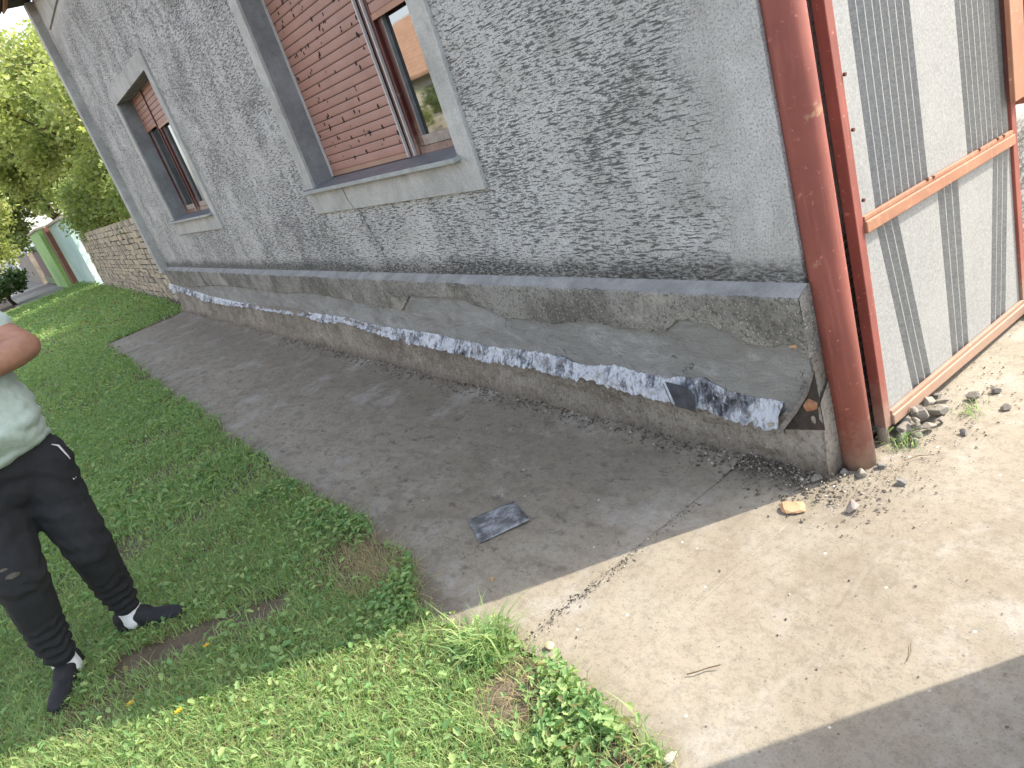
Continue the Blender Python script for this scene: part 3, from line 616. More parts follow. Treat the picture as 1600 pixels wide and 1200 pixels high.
# twigs
def twig(pts, r, label):
    o = pts[0]; tag(MB((o[0], o[1], 0)).tube([(x, y, z) for x, y, z in pts], r, 6).build('twig', simple('twig_bark', (.14, .10, .06), .9)), label, 'twig')
twig([(-1.275, .945, .004), (-1.255, .965, .009), (-1.24, .995, .007), (-1.215, 1.02, .012)], .0018, 'thin bent twig on the sunlit concrete near the lower shadow')
twig([(-1.28, 2.12, .004), (-1.25, 2.16, .010), (-1.21, 2.19, .006)], .0012, 'hair thin stalk lying beside the stone heap')
twig([(-.87, 1.36, .004), (-.855, 1.33, .005), (-.85, 1.30, .004)], .0009, 'very thin dry straw on the concrete at the right edge')

# bitumen offcut lying on the slab
b = MB((-2.45, 1.115, 0)); A, B_, C_, D4 = (-2.583, 1.045), (-2.50, 1.235), (-2.314, 1.187), (-2.391, .975)
vs = []; n_ = 12
for i in range(n_+1):
    for j in range(n_+1):
        u, v = i/n_, j/n_; x = (A[0]*(1-u)+D4[0]*u)*(1-v)+(B_[0]*(1-u)+C_[0]*u)*v; y = (A[1]*(1-u)+D4[1]*u)*(1-v)+(B_[1]*(1-u)+C_[1]*u)*v
        e_ = .006*fbm(i*.9, j*.9, 3) if i in (0, n_) or j in (0, n_) else 0
        vs.append((x+e_, y+e_, .009+.004*fbm(u*5, v*5)+.007*abs(u-.5)*v))
b.add(vs, [(i*(n_+1)+j, (i+1)*(n_+1)+j, (i+1)*(n_+1)+j+1, i*(n_+1)+j+1) for i in range(n_) for j in range(n_)])
def m_off(k):
    v = k.co(); a = k.noise(v, 16, 6, .65, .6); bb = k.noise(k.mp(v, (1, 1, 1)), 60, 4)
    c = k.mix(k.ramp(a, [(.40, 0), (.62, 1)]), (.085, .088, .092), (.30, .315, .335)); return {'Base Color': k.mix(k.ramp(bb, [(.4, .5), (.5, 0)]), c, (.06, .06, .06)), 'Roughness': .6, 'Normal': k.bump(a, .5, .006)}
o = b.build('membrane_offcut', mat('offcut', m_off), smooth=True); so_ = o.modifiers.new('t', 'SOLIDIFY'); so_.thickness = .004
tag(o, 'dark silvery rectangular bitumen offcut lying on the shaded concrete', 'offcut')

# ------------------------------------------------------------------ grass and weeds
def bare(x, y):
    """probability that nothing grows"""
    t = ((x+3.15)*.42+(y+.33)*.91); s = ((x+3.15)*.91-(y+.33)*.42)       # strip running from (-3.15,-.33) to (-2.86,.32)
    d = np.where((t > -.05) & (t < .70), np.abs(s+.0*t-.0), 9)
    p = np.exp(-(d/.10)**4)
    p = np.maximum(p, .93*np.exp(-(((x+2.78)/.34)**2+((y-.62)/.17)**2)**2))
    p = np.maximum(p, .9*np.exp(-(((x+1.63)/.13)**2+((y-.57)/.10)**2)**2))
    p = np.maximum(p, .9*np.exp(-(((x+1.25)/.10)**2+((y-.62)/.06)**2)**2))
    p = np.maximum(p, .8*np.exp(-(((x+4.3)/.25)**2+((y+.15)/.10)**2)**2))
    return p
def edges(x): return np.array([edge_y(float(q)) for q in x])
def region(n, x0, x1, y0, dens=1.6, ytop=None):
    x = RNG.uniform(x0, x1, n); y = RNG.uniform(y0, .8 if ytop is None else ytop, n)
    e = np.where(x < -12.5, 2.06, edges(np.clip(x, -12.4, 5)))
    lump = np.array([noise.noise((a*2.2, c*2.2, 5.)) for a, c in zip(x, y)])*.5+.5
    frng = np.clip((e+.02-y)/.12, 0, 1)**.6
    keep = (y < e+.012+np.abs(RNG.normal(0, .022, n))) & (RNG.random(n) > bare(x, y)) & (RNG.random(n) < np.clip(lump*dens, 0, 1)*(.25+.75*frng))
    return x[keep], y[keep]
def gz_arr(x, y): return np.array([ground_z(float(a), float(c)) for a, c in zip(x, y)])
def lean_frame(n, tilt):
    a = RNG.uniform(0, 2*np.pi, n); return np.stack([np.cos(a), np.sin(a), 0*a], 1), np.stack([-np.sin(a), np.cos(a), 0*a], 1)
def blades(x, y, h0, h1, w0, w1, lean=.9):
    n = len(x); z = gz_arr(x, y)-.004; d, s = lean_frame(n, 0); h = RNG.uniform(h0, h1, n)[:, None]; w = RNG.uniform(w0, w1, n)[:, None]; L = RNG.uniform(.25, lean, n)[:, None]
    P = np.stack([x, y, z], 1); up = np.array([0, 0, 1.])
    m1 = P+d*h*L*.35+up*h*.55; t = P+d*h*L*1.05+up*h*RNG.uniform(.45, .95, n)[:, None]
    V = np.stack([P-s*w, P+s*w, m1+s*w*.8, m1-s*w*.8, t], 1); idx = np.arange(n)[:, None]*5
    fa = np.concatenate([idx+np.array([0, 1, 2, 3]), idx+np.array([3, 2, 4])], 1)
    r = np.repeat(RNG.random(n), 5); return V.reshape(-1, 3), np.tile([4, 3], n), fa.ravel(), r
def leaves(x, y, s0, s1, zmax, ratio=.42, lobes=False):
    n = len(x); z = gz_arr(x, y)+RNG.uniform(.008, zmax, n); d, s = lean_frame(n, 0)
    pit = RNG.uniform(-.3, .75, n)[:, None]; rol = RNG.uniform(-.5, .5, n)[:, None]; L = RNG.uniform(s0, s1, n)[:, None]; w = L*RNG.uniform(ratio*.75, ratio*1.25, n)[:, None]
    up = np.array([0, 0, 1.]); f = d*np.cos(pit)+up*np.sin(pit); nn = np.cross(f, s); s = s*np.cos(rol)+nn*np.sin(rol); nn = np.cross(f, s)
    P = np.stack([x, y, z], 1); cup = L*.16
    if lobes: prof = [(0, 0), (.12, .75), (.35, .7), (.50, 1.05), (.68, .6), (.85, .5)]
    else: prof = [(0, 0), (.18, .7), (.5, 1.), (.8, .6)]
    mids = [P, P+f*L*.5-nn*0, P+f*L-up*L*.18]
    R = [P+f*L*a+s*w*b_*.5-nn*(-cup)*b_ for a, b_ in prof[1:]]; Lf = [P+f*L*a-s*w*b_*.5+nn*cup*b_ for a, b_ in prof[1:]]
    V = np.stack([mids[0]]+R+[mids[2]]+Lf[::-1], 1); k = V.shape[1]; q = len(R)
    idx = np.arange(n)[:, None]*k
    fa = np.concatenate([idx+np.array(list(range(0, q+2))), idx+np.array([0]+list(range(q+1, k)))], 1)
    r = np.repeat(RNG.random(n), k); return V.reshape(-1, 3), np.tile([q+2, k-q], n), fa.ravel(), r
def join(parts):
    V = []; Lp = []; Fi = []; R = []; o = 0
    for v, l, f, r in parts: V.append(v); Lp.append(l); Fi.append(f+o); R.append(r); o += len(v)
    return np.concatenate(V), np.concatenate(Lp), np.concatenate(Fi), np.concatenate(R)
GR = leafmat('grass', (.17, .34, .12), (.46, .58, .24), .5, .5); WD = leafmat('weed', (.15, .32, .12), (.40, .52, .22), .45, .6); DRY = leafmat('dry_grass', (.34, .28, .15), (.55, .47, .28), .3, .8)
def stuff(name, parts, mtl, label): return tag(link(name, arr_mesh(name, *[join(parts)[i] for i in (0, 1, 2, 3)]), mtl), label, 'grass', kind='stuff')
P = []
P.append(blades(*region(120000, -4.2, -1.0, -1.3, 1.9), .02, .07, .001, .0024, 1.5))
P.append(blades(*region(110000, -8.5, -4.2, -2.2, 1.8), .03, .07, .0016, .0034, 1.5))
P.append(blades(*region(60000, -14, -8.5, -3.6, 1.8, 2.0), .035, .08, .003, .006, 1.4))
P.append(blades(*region(45000, -32, -14, -3.6, 1.8, 2.0), .05, .11, .006, .012, 1.3))
stuff('grass', P, GR, 'short green grass on the verge beside the concrete')
P = []
P.append(leaves(*region(11000, -4.2, -1.0, -1.3, 1.2), .012, .036, .045, .62, True))
P.append(leaves(*region(16000, -8.5, -4.2, -2.2, 1.5), .020, .05, .035, .55, True))
P.append(leaves(*region(16000, -14, -8.5, -3.6, 1.5, 2.0), .03, .06, .05, .5))
P.append(leaves(*region(8000, -30, -14, -3.6, 1.5, 2.0), .05, .11, .10, .5))
xe = RNG.uniform(-4, -1.0, 7000); ye = edges(xe)-np.abs(RNG.normal(0, .10, 7000)); kk = (RNG.random(7000) > bare(xe, ye)) & (RNG.random(7000) < np.clip(np.array([noise.noise((a*3.1, 2., 8.)) for a in xe])*2.2+.45, .05, 1))
P.append(leaves(xe[kk], ye[kk], .012, .036, .05, .6, True))
stuff('weeds', P, WD, 'low broad leaved weeds growing through the grass')
x1, y1 = RNG.normal(-2.75, .2, 2400), RNG.normal(.62, .09, 2400); x2, y2 = region(42000, -4.2, -1.0, -1.3, 1.6)
x3, y3 = RNG.normal(-1.5, .3, 500), RNG.normal(.62, .05, 500)
kk = y1 < .76
P = [blades(np.concatenate([x1[kk], x2, x3]), np.concatenate([y1[kk], y2, y3]), .012, .05, .0006, .0013, 2.6)]
stuff('dry_grass', P, DRY, 'dead straw lying at the edge of the concrete')
def tuft(x, y, nb, h0, h1, w, label, nl=0, rad=.05, name='grass_tuft'):
    xs_ = RNG.normal(0, rad, nb); ys_ = RNG.normal(0, rad, nb); p = [blades(xs_, ys_, h0, h1, w*.6, w, 1.4)]
    if nl: p.append(leaves(RNG.normal(0, rad*1.6, nl), RNG.normal(0, rad*1.2, nl), .02, .05, .05, .55, True))
    v, l, f, r = join(p); v[:, 2] += 0
    o = link(name, arr_mesh(name, v, l, f, r), WD); o.location = (x, y, .0); return tag(o, label, 'plant')
tuft(-1.86, .655, 300, .06, .16, .0030, 'spiky dark green grass tuft where the verge meets the sunlit concrete', 20, .035)
tuft(-1.33, .60, 120, .04, .09, .0022, 'dark leafy tuft at the bottom edge of the verge', 60, .045)
tuft(-1.21, .70, 26, .03, .08, .0016, 'thin wiry sprig creeping onto the concrete at the bottom', 0, .02)
tuft(-1.24, 2.52, 60, .02, .045, .0014, 'small green sprig growing behind the stone heap', 0, .03)
tuft(-1.33, 2.22, 60, .03, .07, .0016, 'flattened green sprig in front of the stone heap', 6, .03)
tuft(-2.95, .09, 20, .05, .10, .003, 'broad leaved dock plant beside the bare soil strip', 26, .05, 'dock_plant')
tuft(-2.82, -.03, 10, .04, .08, .003, 'pale leaved plant lit by the sun at the shadow edge', 24, .05, 'dock_plant')
tuft(-2.55, .10, 10, .04, .08, .003, 'broad pale weed in the middle of the sunlit grass', 22, .05, 'dock_plant')
YEL = simple('petal_yellow', (.75, .50, .02), .6)
for i, (x, y, l) in enumerate([(-2.834, -.05, 'small yellow flower at the shadow edge, farthest from the shoe'), (-2.78, -.35, 'yellow dandelion flower in sunlit grass at lower left'), (-2.55, -.22, 'yellow flower head low in the sunlit grass between the other two')]):
    e = empty('dandelion', (x, y, 0), label=l, cat='flower')
    MB().tube([(0, 0, 0), (.004, .002, .03), (.006, .004, .055)], .0015, 6).build('stem', WD, e)
    b = MB()
    for q in range(22):
        a = q*2.4; t = .4+.6*(q % 3)/2; r = .013*t
        b.add([(.006, .004, .055), (.006+r*math.cos(a-.2), .004+r*math.sin(a-.2), .058+.006*(1-t)), (.006+r*1.15*math.cos(a), .004+r*1.15*math.sin(a), .059), (.006+r*math.cos(a+.2), .004+r*math.sin(a+.2), .058+.006*(1-t))], [(0, 1, 2, 3)])
    b.build('petals', YEL, e)

# ------------------------------------------------------------------ person
SKIN = simple('skin', (.34, .175, .115), .5, .12, 6, .06); TROU = simple('black_jersey', (.016, .017, .020), .95, .3, 5, .2)
SHIRT = simple('mint_shirt', (.43, .52, .47), .9, .07, 5, .12); SHOE = simple('black_shoe', (.012, .013, .017), .8, .3, 20, .2); SOCK = simple('white_sock', (.70, .70, .74), .9, .05, 20)
PO = Vector((-3.32, -.36, 0))
person = empty('person', PO, label='person in mint shirt and black joggers standing on the grass with folded arms', cat='person')
def blob(name, chains, mtl, parent, vox=.010, smooth=6, disp=None, org=PO):
    bm = bmesh.new()
    for ch in chains:
        for i in range(len(ch)-1):
            (p, r), (q, s) = ch[i][:2], ch[i+1][:2]; sc_a = ch[i][2] if len(ch[i]) > 2 else (1, 1, 1); sc_b = ch[i+1][2] if len(ch[i+1]) > 2 else sc_a
            p = Vector(p); q = Vector(q); st = max(1, int((q-p).length/(.22*min(r, s)))) if (q-p).length > 0 else 1
            for k in range(st+1):
                t = k/st; c = p.lerp(q, t)-org; rr = r+(s-r)*t; sc_ = [sc_a[w]+(sc_b[w]-sc_a[w])*t for w in range(3)]
                bmesh.ops.create_icosphere(bm, subdivisions=2, radius=1, matrix=Matrix.Translation(c) @ Matrix.Diagonal((rr*sc_[0], rr*sc_[1], rr*sc_[2], 1)))
    me = bpy.data.meshes.new(name); bm.to_mesh(me); bm.free(); o = bpy.data.objects.new(name, me); COL.objects.link(o)
    a = o.modifiers.new('r', 'REMESH'); a.mode = 'VOXEL'; a.voxel_size = vox; a.use_smooth_shade = True
    s_ = o.modifiers.new('s', 'SMOOTH'); s_.factor = .5; s_.iterations = smooth
    dg = bpy.context.evaluated_depsgraph_get(); me2 = bpy.data.meshes.new_from_object(o.evaluated_get(dg)); bpy.data.objects.remove(o)
    if disp:
        me2.calc_loop_triangles()
        nr = [v.normal.copy() for v in me2.vertices]
        for v, n_ in zip(me2.vertices, nr): v.co += n_*disp(v.co+org)
    me2.materials.clear(); return link(name, me2, mtl, parent, True)
# joints
HL, HR = (-3.33, -.225, .86), (-3.32, -.43, .86)
KL, KR = (-3.27, -.225, .49), (-3.21, -.465, .53)
AL, AR = (-3.38, -.235, .12), (-3.29, -.515, .12)
SHL, SHR = (-3.36, -.16, 1.43), (-3.34, -.52, 1.43)
EL, ER = (-3.24, -.055, 1.295), (-3.20, -.62, 1.24)
WL, WR = (-3.06, -.28, 1.27), (-3.09, -.40, 1.30)
def finger_chains(wrist, d, palm_n, side):
    d = Vector(d).normalized(); nn = Vector(palm_n).normalized(); s = d.cross(nn)*side; w = Vector(wrist); ch = []
    for k, (off, L) in enumerate(((-.030, .066), (-.010, .076), (.011, .072), (.031, .058))):
        a = w+d*.085+s*off; b1 = a+d*L*.45+nn*L*.12; b2 = b1+d*L*.30+nn*L*.30; b3 = b2+d*L*.12+nn*L*.30
        ch.append([(w+d*.02+s*off*.6, .012), (a, .0105), (b1, .009), (b2, .0085), (b3, .007)])
    t0 = w+d*.02-s*.03; ch.append([(t0, .013), (t0+d*.03-s*.03+nn*.01, .011), (t0+d*.058-s*.035+nn*.025, .009)])
    ch.append([(w, .026, (1, 1, 1)), (w+d*.05, .03), (w+d*.085, .026)])
    return ch
body = [[((-3.33, -.33, .93), .13), ((-3.31, -.33, 1.08), .15), ((-3.33, -.34, 1.3), .14), ((-3.35, -.34, 1.43), .09), ((-3.34, -.34, 1.53), .058), ((-3.33, -.34, 1.58), .055)],
        [(SHL, .066), (EL, .056), ((EL[0]+.03, EL[1]-.04, EL[2]-.005), .058), (WL, .032)], [(SHR, .06), (ER, .046), (WR, .028)], [(SHL, .07), ((-3.35, -.34, 1.44), .08), (SHR, .07)],
        [(HL, .10), (KL, .062), ((-3.35, -.23, .30), .055), (AL, .030), ((AL[0]+.02, AL[1]+.02, .05), .025)], [(HR, .10), (KR, .062), ((-3.28, -.49, .33), .055), (AR, .030), ((AR[0]+.02, AR[1]-.01, .05), .025)],
        [((-3.335, -.34, 1.68), .088, (1.05, .88, 1.2)), ((-3.33, -.34, 1.68), .088, (1.05, .88, 1.2))], [((-3.29, -.34, 1.62), .06, (1, 1, .9)), ((-3.285, -.34, 1.60), .055)],
        [((-3.238, -.34, 1.665), .013), ((-3.222, -.34, 1.64), .016)], [((-3.335, -.252, 1.655), .022, (.8, .5, 1.3)), ((-3.335, -.25, 1.66), .022, (.8, .5, 1.3))], [((-3.335, -.428, 1.655), .022, (.8, .5, 1.3)), ((-3.335, -.43, 1.66), .022, (.8, .5, 1.3))],
        [((-3.243, -.362, 1.606), .008), ((-3.238, -.34, 1.606), .010), ((-3.243, -.318, 1.606), .008)]]
body += finger_chains(WL, (-.1, -1, .05), (-1, 0, -.2), 1)+finger_chains(WR, (.1, 1, .05), (-1, 0, -.2), -1)
bo = blob('body', body, SKIN, person, .008, 4)
blob('hair', [[((-3.35, -.34, 1.72), .088, (1.08, .95, 1.0)), ((-3.36, -.34, 1.70), .088, (1.02, .98, 1.05))]], simple('hair', (.035, .025, .018), .8, .3, 60, .5), person, .008, 3)
for yy in (-.372, -.308):
    bm = bmesh.new(); bmesh.ops.create_uvsphere(bm, u_segments=16, v_segments=10, radius=.0125); me = bpy.data.meshes.new('eye'); bm.to_mesh(me); bm.free(); o = link('eye', me, simple('eye_white', (.7, .68, .65), .3), person, True); o.location = Vector((-3.252, yy, 1.672))-PO
    bm = bmesh.new(); bmesh.ops.create_uvsphere(bm, u_segments=12, v_segments=8, radius=.006); me = bpy.data.meshes.new('iris'); bm.to_mesh(me); bm.free(); q = link('iris', me, simple('iris_brown', (.05, .03, .02), .2), o, True); q.location = (.0085, 0, 0)
def folds(p):
    z = p.z; k = 0
    if z < .36: k += .007*math.sin(z*150+6*fbm(p.x*9, p.y*9, z*3))*min(1, (.36-z)/.12)*(1 if z > .13 else .2)
    if .42 < z < .62: k += .005*math.sin(z*80+p.y*40+5*fbm(p.x*7, p.y*7, 0))*(1-abs(z-.52)/.1)
    if z > .66: k += .004*math.sin((z+abs(p.y+.33)*.8)*70+4*fbm(p.x*8, p.y*8, z*4))
    return k+.004*fbm(p.x*12, p.y*12, z*8)
trou = blob('trousers', [[((-3.33, -.33, .985), .165, (.92, 1.17, .5)), ((-3.33, -.33, .90), .17, (.95, 1.2, .8)), ((-3.33, -.33, .84), .165, (.95, 1.22, .7))],
    [(HL, .125, (1.1, 1, 1)), ((-3.31, -.235, .70), .113, (1.1, 1, 1)), (KL, .090), ((-3.335, -.235, .32), .080), ((-3.365, -.238, .22), .070), ((-3.378, -.237, .145), .058)],
    [(HR, .13, (1.1, 1, 1)), ((-3.28, -.445, .70), .118, (1.1, 1, 1)), (KR, .094), ((-3.255, -.49, .34), .082), ((-3.275, -.505, .24), .072), ((-3.287, -.513, .145), .059)]], TROU, person, .009, 4, folds)
trou['label'] = 'black joggers with dusty patch on the knee'
def sf(p): return .004*math.sin(p.z*45+p.y*25+4*fbm(p.x*6, p.y*6, p.z*6))+.003*fbm(p.x*10, p.y*10, p.z*10)
blob('shirt', [[((-3.325, -.33, .965), .180, (1.06, 1.18, .25)), ((-3.30, -.33, 1.06), .195, (1.12, 1.15, .6)), ((-3.31, -.335, 1.2), .185, (1.05, 1.17, .8)), ((-3.34, -.34, 1.36), .155, (.95, 1.3, .8)), ((-3.35, -.34, 1.44), .085, (1, 1.4, .7)), ((-3.35, -.34, 1.49), .065)],
    [((-3.35, -.22, 1.42), .08), (SHL, .078), ((-3.31, -.115, 1.385), .072)], [((-3.34, -.46, 1.42), .08), (SHR, .078), ((-3.27, -.57, 1.33), .072)]], SHIRT, person, .010, 5, sf)
def shoe(a, toe, par):
    a = Vector(a); d = Vector(toe)-a; d.z = 0; d.normalize(); h = Vector((a.x, a.y, 0))-d*.05
    o = blob('shoe', [[(h+Vector((0, 0, .042)), .040, (1, 1, 1)), (h+d*.10+Vector((0, 0, .040)), .043), (h+d*.19+Vector((0, 0, .032)), .042, (1.05, 1.05, .8)), (h+d*.235+Vector((0, 0, .026)), .036, (1, 1, .75))], [(h+Vector((0, 0, .075)), .040), (h+d*.05+Vector((0, 0, .080)), .046), (h+d*.10+Vector((0, 0, .060)), .044)]], SHOE, par, .006, 3)
    s = blob('sole', [[(h+Vector((0, 0, .010)), .038, (1.05, 1.05, .32)), (h+d*.10+Vector((0, 0, .010)), .042, (1.05, 1.05, .3)), (h+d*.235+Vector((0, 0, .010)), .037, (1.05, 1.05, .3))]], SHOE, o, .006, 1)
    a2 = Vector((a.x, a.y, 0))
    blob('sock', [[(a2+Vector((0, 0, .06)), .052), (a2+Vector((0, 0, .15)), .046)]], SOCK, par, .006, 2)
shoe((-3.385, -.235, .1), (-3.25, -.03, 0), person)
shoe((-3.30, -.515, .1), (-3.11, -.60, 0), person)
# side stripe, small tick mark and dust patch on the trousers
def onsurf(o, pts, w, name, mtl, par, eps=.003):
    """thin ribbon laid on a garment by casting points towards the leg axis"""
    from mathutils.bvhtree import BVHTree
    me = o.data; tr = BVHTree.FromPolygons([v.co for v in me.vertices], [p.vertices for p in me.polygons]); b = MB()
    cam_l = Vector((0, 0, 1.3))-PO; L = []; Rr = []
    for (p, ww) in zip(pts, w):
        q = Vector(p)-PO; hit = tr.find_nearest(q); c, nn = hit[0], hit[1]
        side = nn.cross(Vector((0, 0, 1))).normalized(); L.append(c+nn*eps-side*ww); Rr.append(c+nn*eps+side*ww)
    n_ = len(pts); b.add(L+Rr, [(i, n_+i, n_+i+1, i+1) for i in range(n_-1)]); b.build(name, mtl, par)
WM = simple('white_piping', (.65, .65, .66), .8, .05)
onsurf(trou, [(-3.22, -.10, .955), (-3.22, -.085, .925), (-3.22, -.08, .895), (-3.22, -.075, .865), (-3.21, -.07, .84)], [.003, .005, .005, .004, .002], 'pocket_piping', WM, trou)
onsurf(trou, [(-3.19, -.125, .765), (-3.19, -.118, .757), (-3.19, -.110, .752), (-3.19, -.100, .757), (-3.19, -.09, .768)], [.001, .004, .005, .004, .001], 'tick_mark', WM, trou, .006)
onsurf(trou, [(-3.12, -.47, .585), (-3.12, -.465, .575), (-3.12, -.46, .565)], [.014, .026, .012], 'dust_patch', simple('dust', (.09, .08, .065), .95, .4, 40), trou, .002)
onsurf(trou, [(-3.12, -.485, .615), (-3.12, -.48, .605)], [.010, .014], 'dust_patch', MATS['dust'], trou, .002)

# ------------------------------------------------------------------ background: walls along the street
fw = MB((-18, 2.1, 0)); rr = random.Random(4); z = 0.0
WX0, WX1 = -23.6, -12.62
while z < 1.52:
    h = rr.uniform(.075, .115); x = WX0
    while x < WX1:
        w_ = rr.uniform(.14, .34); x2 = min(x+w_, WX1)
        if not (z > 1.38 and rr.random() < .35):
            j = [rr.uniform(-.012, .012) for _ in range(6)]
            fw.box(x+.008, x2-.010, 2.08+j[0]*1.3, 2.38, z+.006+j[2], min(z+h-.008+j[3]*.8, 1.56), rr.choice([0, 0, 1, 2]))
        x = x2
    z += h
fw.box(WX0+.02, WX1-.02, 2.105, 2.36, 0, 1.42, 3)
tag(fw.build('stone_wall', [simple('tan_stone', (.44, .385, .30), .95, .3, 6, .5), simple('grey_stone', (.34, .305, .25), .95, .3, 6, .5), simple('ochre_stone', (.50, .43, .32), .95, .3, 6, .5), simple('mortar_dark', (.07, .055, .045), 1)], bevel=.008), 'rough tan dry stone garden wall beside the far end of the house', 'wall')
def panel(name, x0, x1, z1, y0, y1, mtl, label, cat, cap=None):
    zb = slope_z(x0)-.1; b = MB(((x0+x1)/2, y0, slope_z(x0))); b.box(x0, x1, y0, y1, zb, z1)
    o = b.build(name, mtl, bevel=.01)
    if cap: c = MB(((x0+x1)/2, y0, slope_z(x0))); c.box(x0-.05, x1+.05, y0-.06, y1+.06, z1+.001, z1+.07); c.build('coping', cap, o)
    return tag(o, label, cat)
CAP = simple('cap_tile', (.45, .40, .33), .9)
panel('garden_wall', -30.8, -24.6, 2.1, 2.0, 2.3, simple('mint_paint', (.42, .60, .58), .9, .15, 1.2, .2, dirt=(.62, .68, .66)), 'pale mint rendered wall with flaking paint under the trees', 'wall', CAP)
panel('gate_pillar', -32.2, -30.95, 2.12, 1.86, 2.3, simple('rust_brown', (.17, .075, .045), .7), 'brown metal post between the mint wall and green wall', 'post')
panel('garden_wall', -39.5, -32.35, 2.15, 1.72, 2.1, simple('lime_paint', (.30, .52, .17), .7, .15, 2), 'bright lime green wall beyond the mint one', 'wall', CAP)
g2 = empty('yard_gate', (-46, 1.95, slope_z(-46)), label='dark red panelled yard gate past the lime green wall', cat='gate'); GG = (-46, 1.95, slope_z(-46))
MB(GG).box(-52, -39.7, 1.95, 2.0, .0, 1.5).build('panel', simple('maroon', (.10, .03, .035), .6), g2); MB(GG).box(-52, -39.7, 1.9, 2.0, -.5, -.01).build('base', simple('olive_base', (.20, .24, .14), .9), g2); MB(GG).box(-52, -39.7, 1.88, 2.02, 1.51, 1.7).build('top_rail', simple('green_rail', (.2, .35, .2), .8), g2)
panel('fence_wall', -85, -52.5, 1.5, 1.7, 2.0, simple('grey_boards', (.27, .24, .20), .9, .35, 1.5), 'long grey brown fence receding down the street', 'fence')
panel('garage', -112, -88, 2.4, 1.3, 6, simple('blue_grey', (.33, .36, .42), .8), 'small pale blue grey building at the end of the path', 'building')

# neighbour's house behind the trees, pink tiled roof
def gable_house(name, x0, x1, y0, y1, ze, zr, wallm, roofm, label, windows=()):
    c = ((x0+x1)/2, (y0+y1)/2, slope_z(x0)); e = empty(name, c, label=label, cat='house'); ym = (y0+y1)/2
    b = MB(c); b.box(x0, x1, y0, y1, slope_z(x0)-.2, ze); b.add([(x0, y0, ze), (x0, y1, ze), (x0, ym, zr)], [(0, 1, 2)]); b.add([(x1, y0, ze), (x1, y1, ze), (x1, ym, zr)], [(0, 1, 2)]); b.build('wall', wallm, e)
    b = MB(c); o_ = .5; kk = (zr-ze)/(ym-y0)
    for s, ya in ((1, y0), (-1, y1)):
        ye = ya-s*o_; zz0 = ze-o_*kk+.05
        b.add([(x0-.3, ye, zz0), (x1+.3, ye, zz0), (x1+.3, ym, zr+.05), (x0-.3, ym, zr+.05), (x0-.3, ye, zz0+.12), (x1+.3, ye, zz0+.12), (x1+.3, ym, zr+.17), (x0-.3, ym, zr+.17)], [(0, 3, 2, 1), (4, 5, 6, 7), (0, 1, 5, 4), (1, 2, 6, 5), (2, 3, 7, 6), (3, 0, 4, 7)])
    b.build('roof', roofm, e)
    for (xa, xb, za, zb, yy) in windows:
        f = MB(c); f.box(xa-.08, xb+.08, min(yy, yy-.03), max(yy, yy+.03), za-.08, zb+.08); q = f.build('window', WHITE, e)
        p = MB(c); p.box(xa, xb, yy-.05, yy+.05, za, zb); p.build('pane', GLASS, q)
    return e
def m_tiles(k):
    v = k.co(); x, y, z = k.sep(v)[:3]; w1 = k.m('SINE', k.m('MULTIPLY', x, 28)); w2 = k.m('FRACT', k.m('MULTIPLY', z, 5)); a = k.noise(v, 2.5, 6, .6)
    c = k.mix(k.ramp(a, [(.35, 0), (.65, 1)]), (.42, .24, .15), (.60, .38, .25)); c = k.mix(k.m('MULTIPLY', k.ramp(w2, [(0, 1), (.2, 0)]), .6), c, (.12, .06, .04))
    return {'Base Color': c, 'Roughness': .9, 'Normal': k.bump(k.m('ADD', w1, w2), .6, .05)}
TILE = mat('roof_tiles', m_tiles)
gable_house('neighbour_house', -46, -34, 4.5, 13, 5.6, 10.6, simple('peach_wall', (.52, .42, .34), .9), simple('pink_tiles', (.50, .27, .19), .9, .25, 2), 'peach house with pink tiled roof half hidden behind the trees', [(-44, -42.6, 1.6, 3, 4.5), (-39, -37.6, 1.6, 3, 4.5)])
gable_house('opposite_house', -40, -24, -24, -14, 3.3, 6.4, simple('cream_wall', (.60, .56, .46), .9), TILE, 'tiled house across the street, seen reflected in the window', [(-36, -34.6, 1.4, 2.6, -14), (-31, -29.6, 1.4, 2.6, -14)])
gable_house('opposite_house', -70, -52, -25, -14, 4.2, 8.0, simple('white_wall', (.72, .72, .70), .9), TILE, 'white walled house farther down across the street', [(-66, -64.6, 1.4, 2.6, -14), (-58, -56.6, 1.4, 2.6, -14)])
gable_house('opposite_house', -18, -2, -25, -15, 4.2, 8.4, simple('ochre_wall', (.58, .45, .25), .9), TILE, 'ochre house facing across the street', [(-15, -13.6, 1.4, 2.6, -15), (-8, -6.6, 1.4, 2.6, -15)])

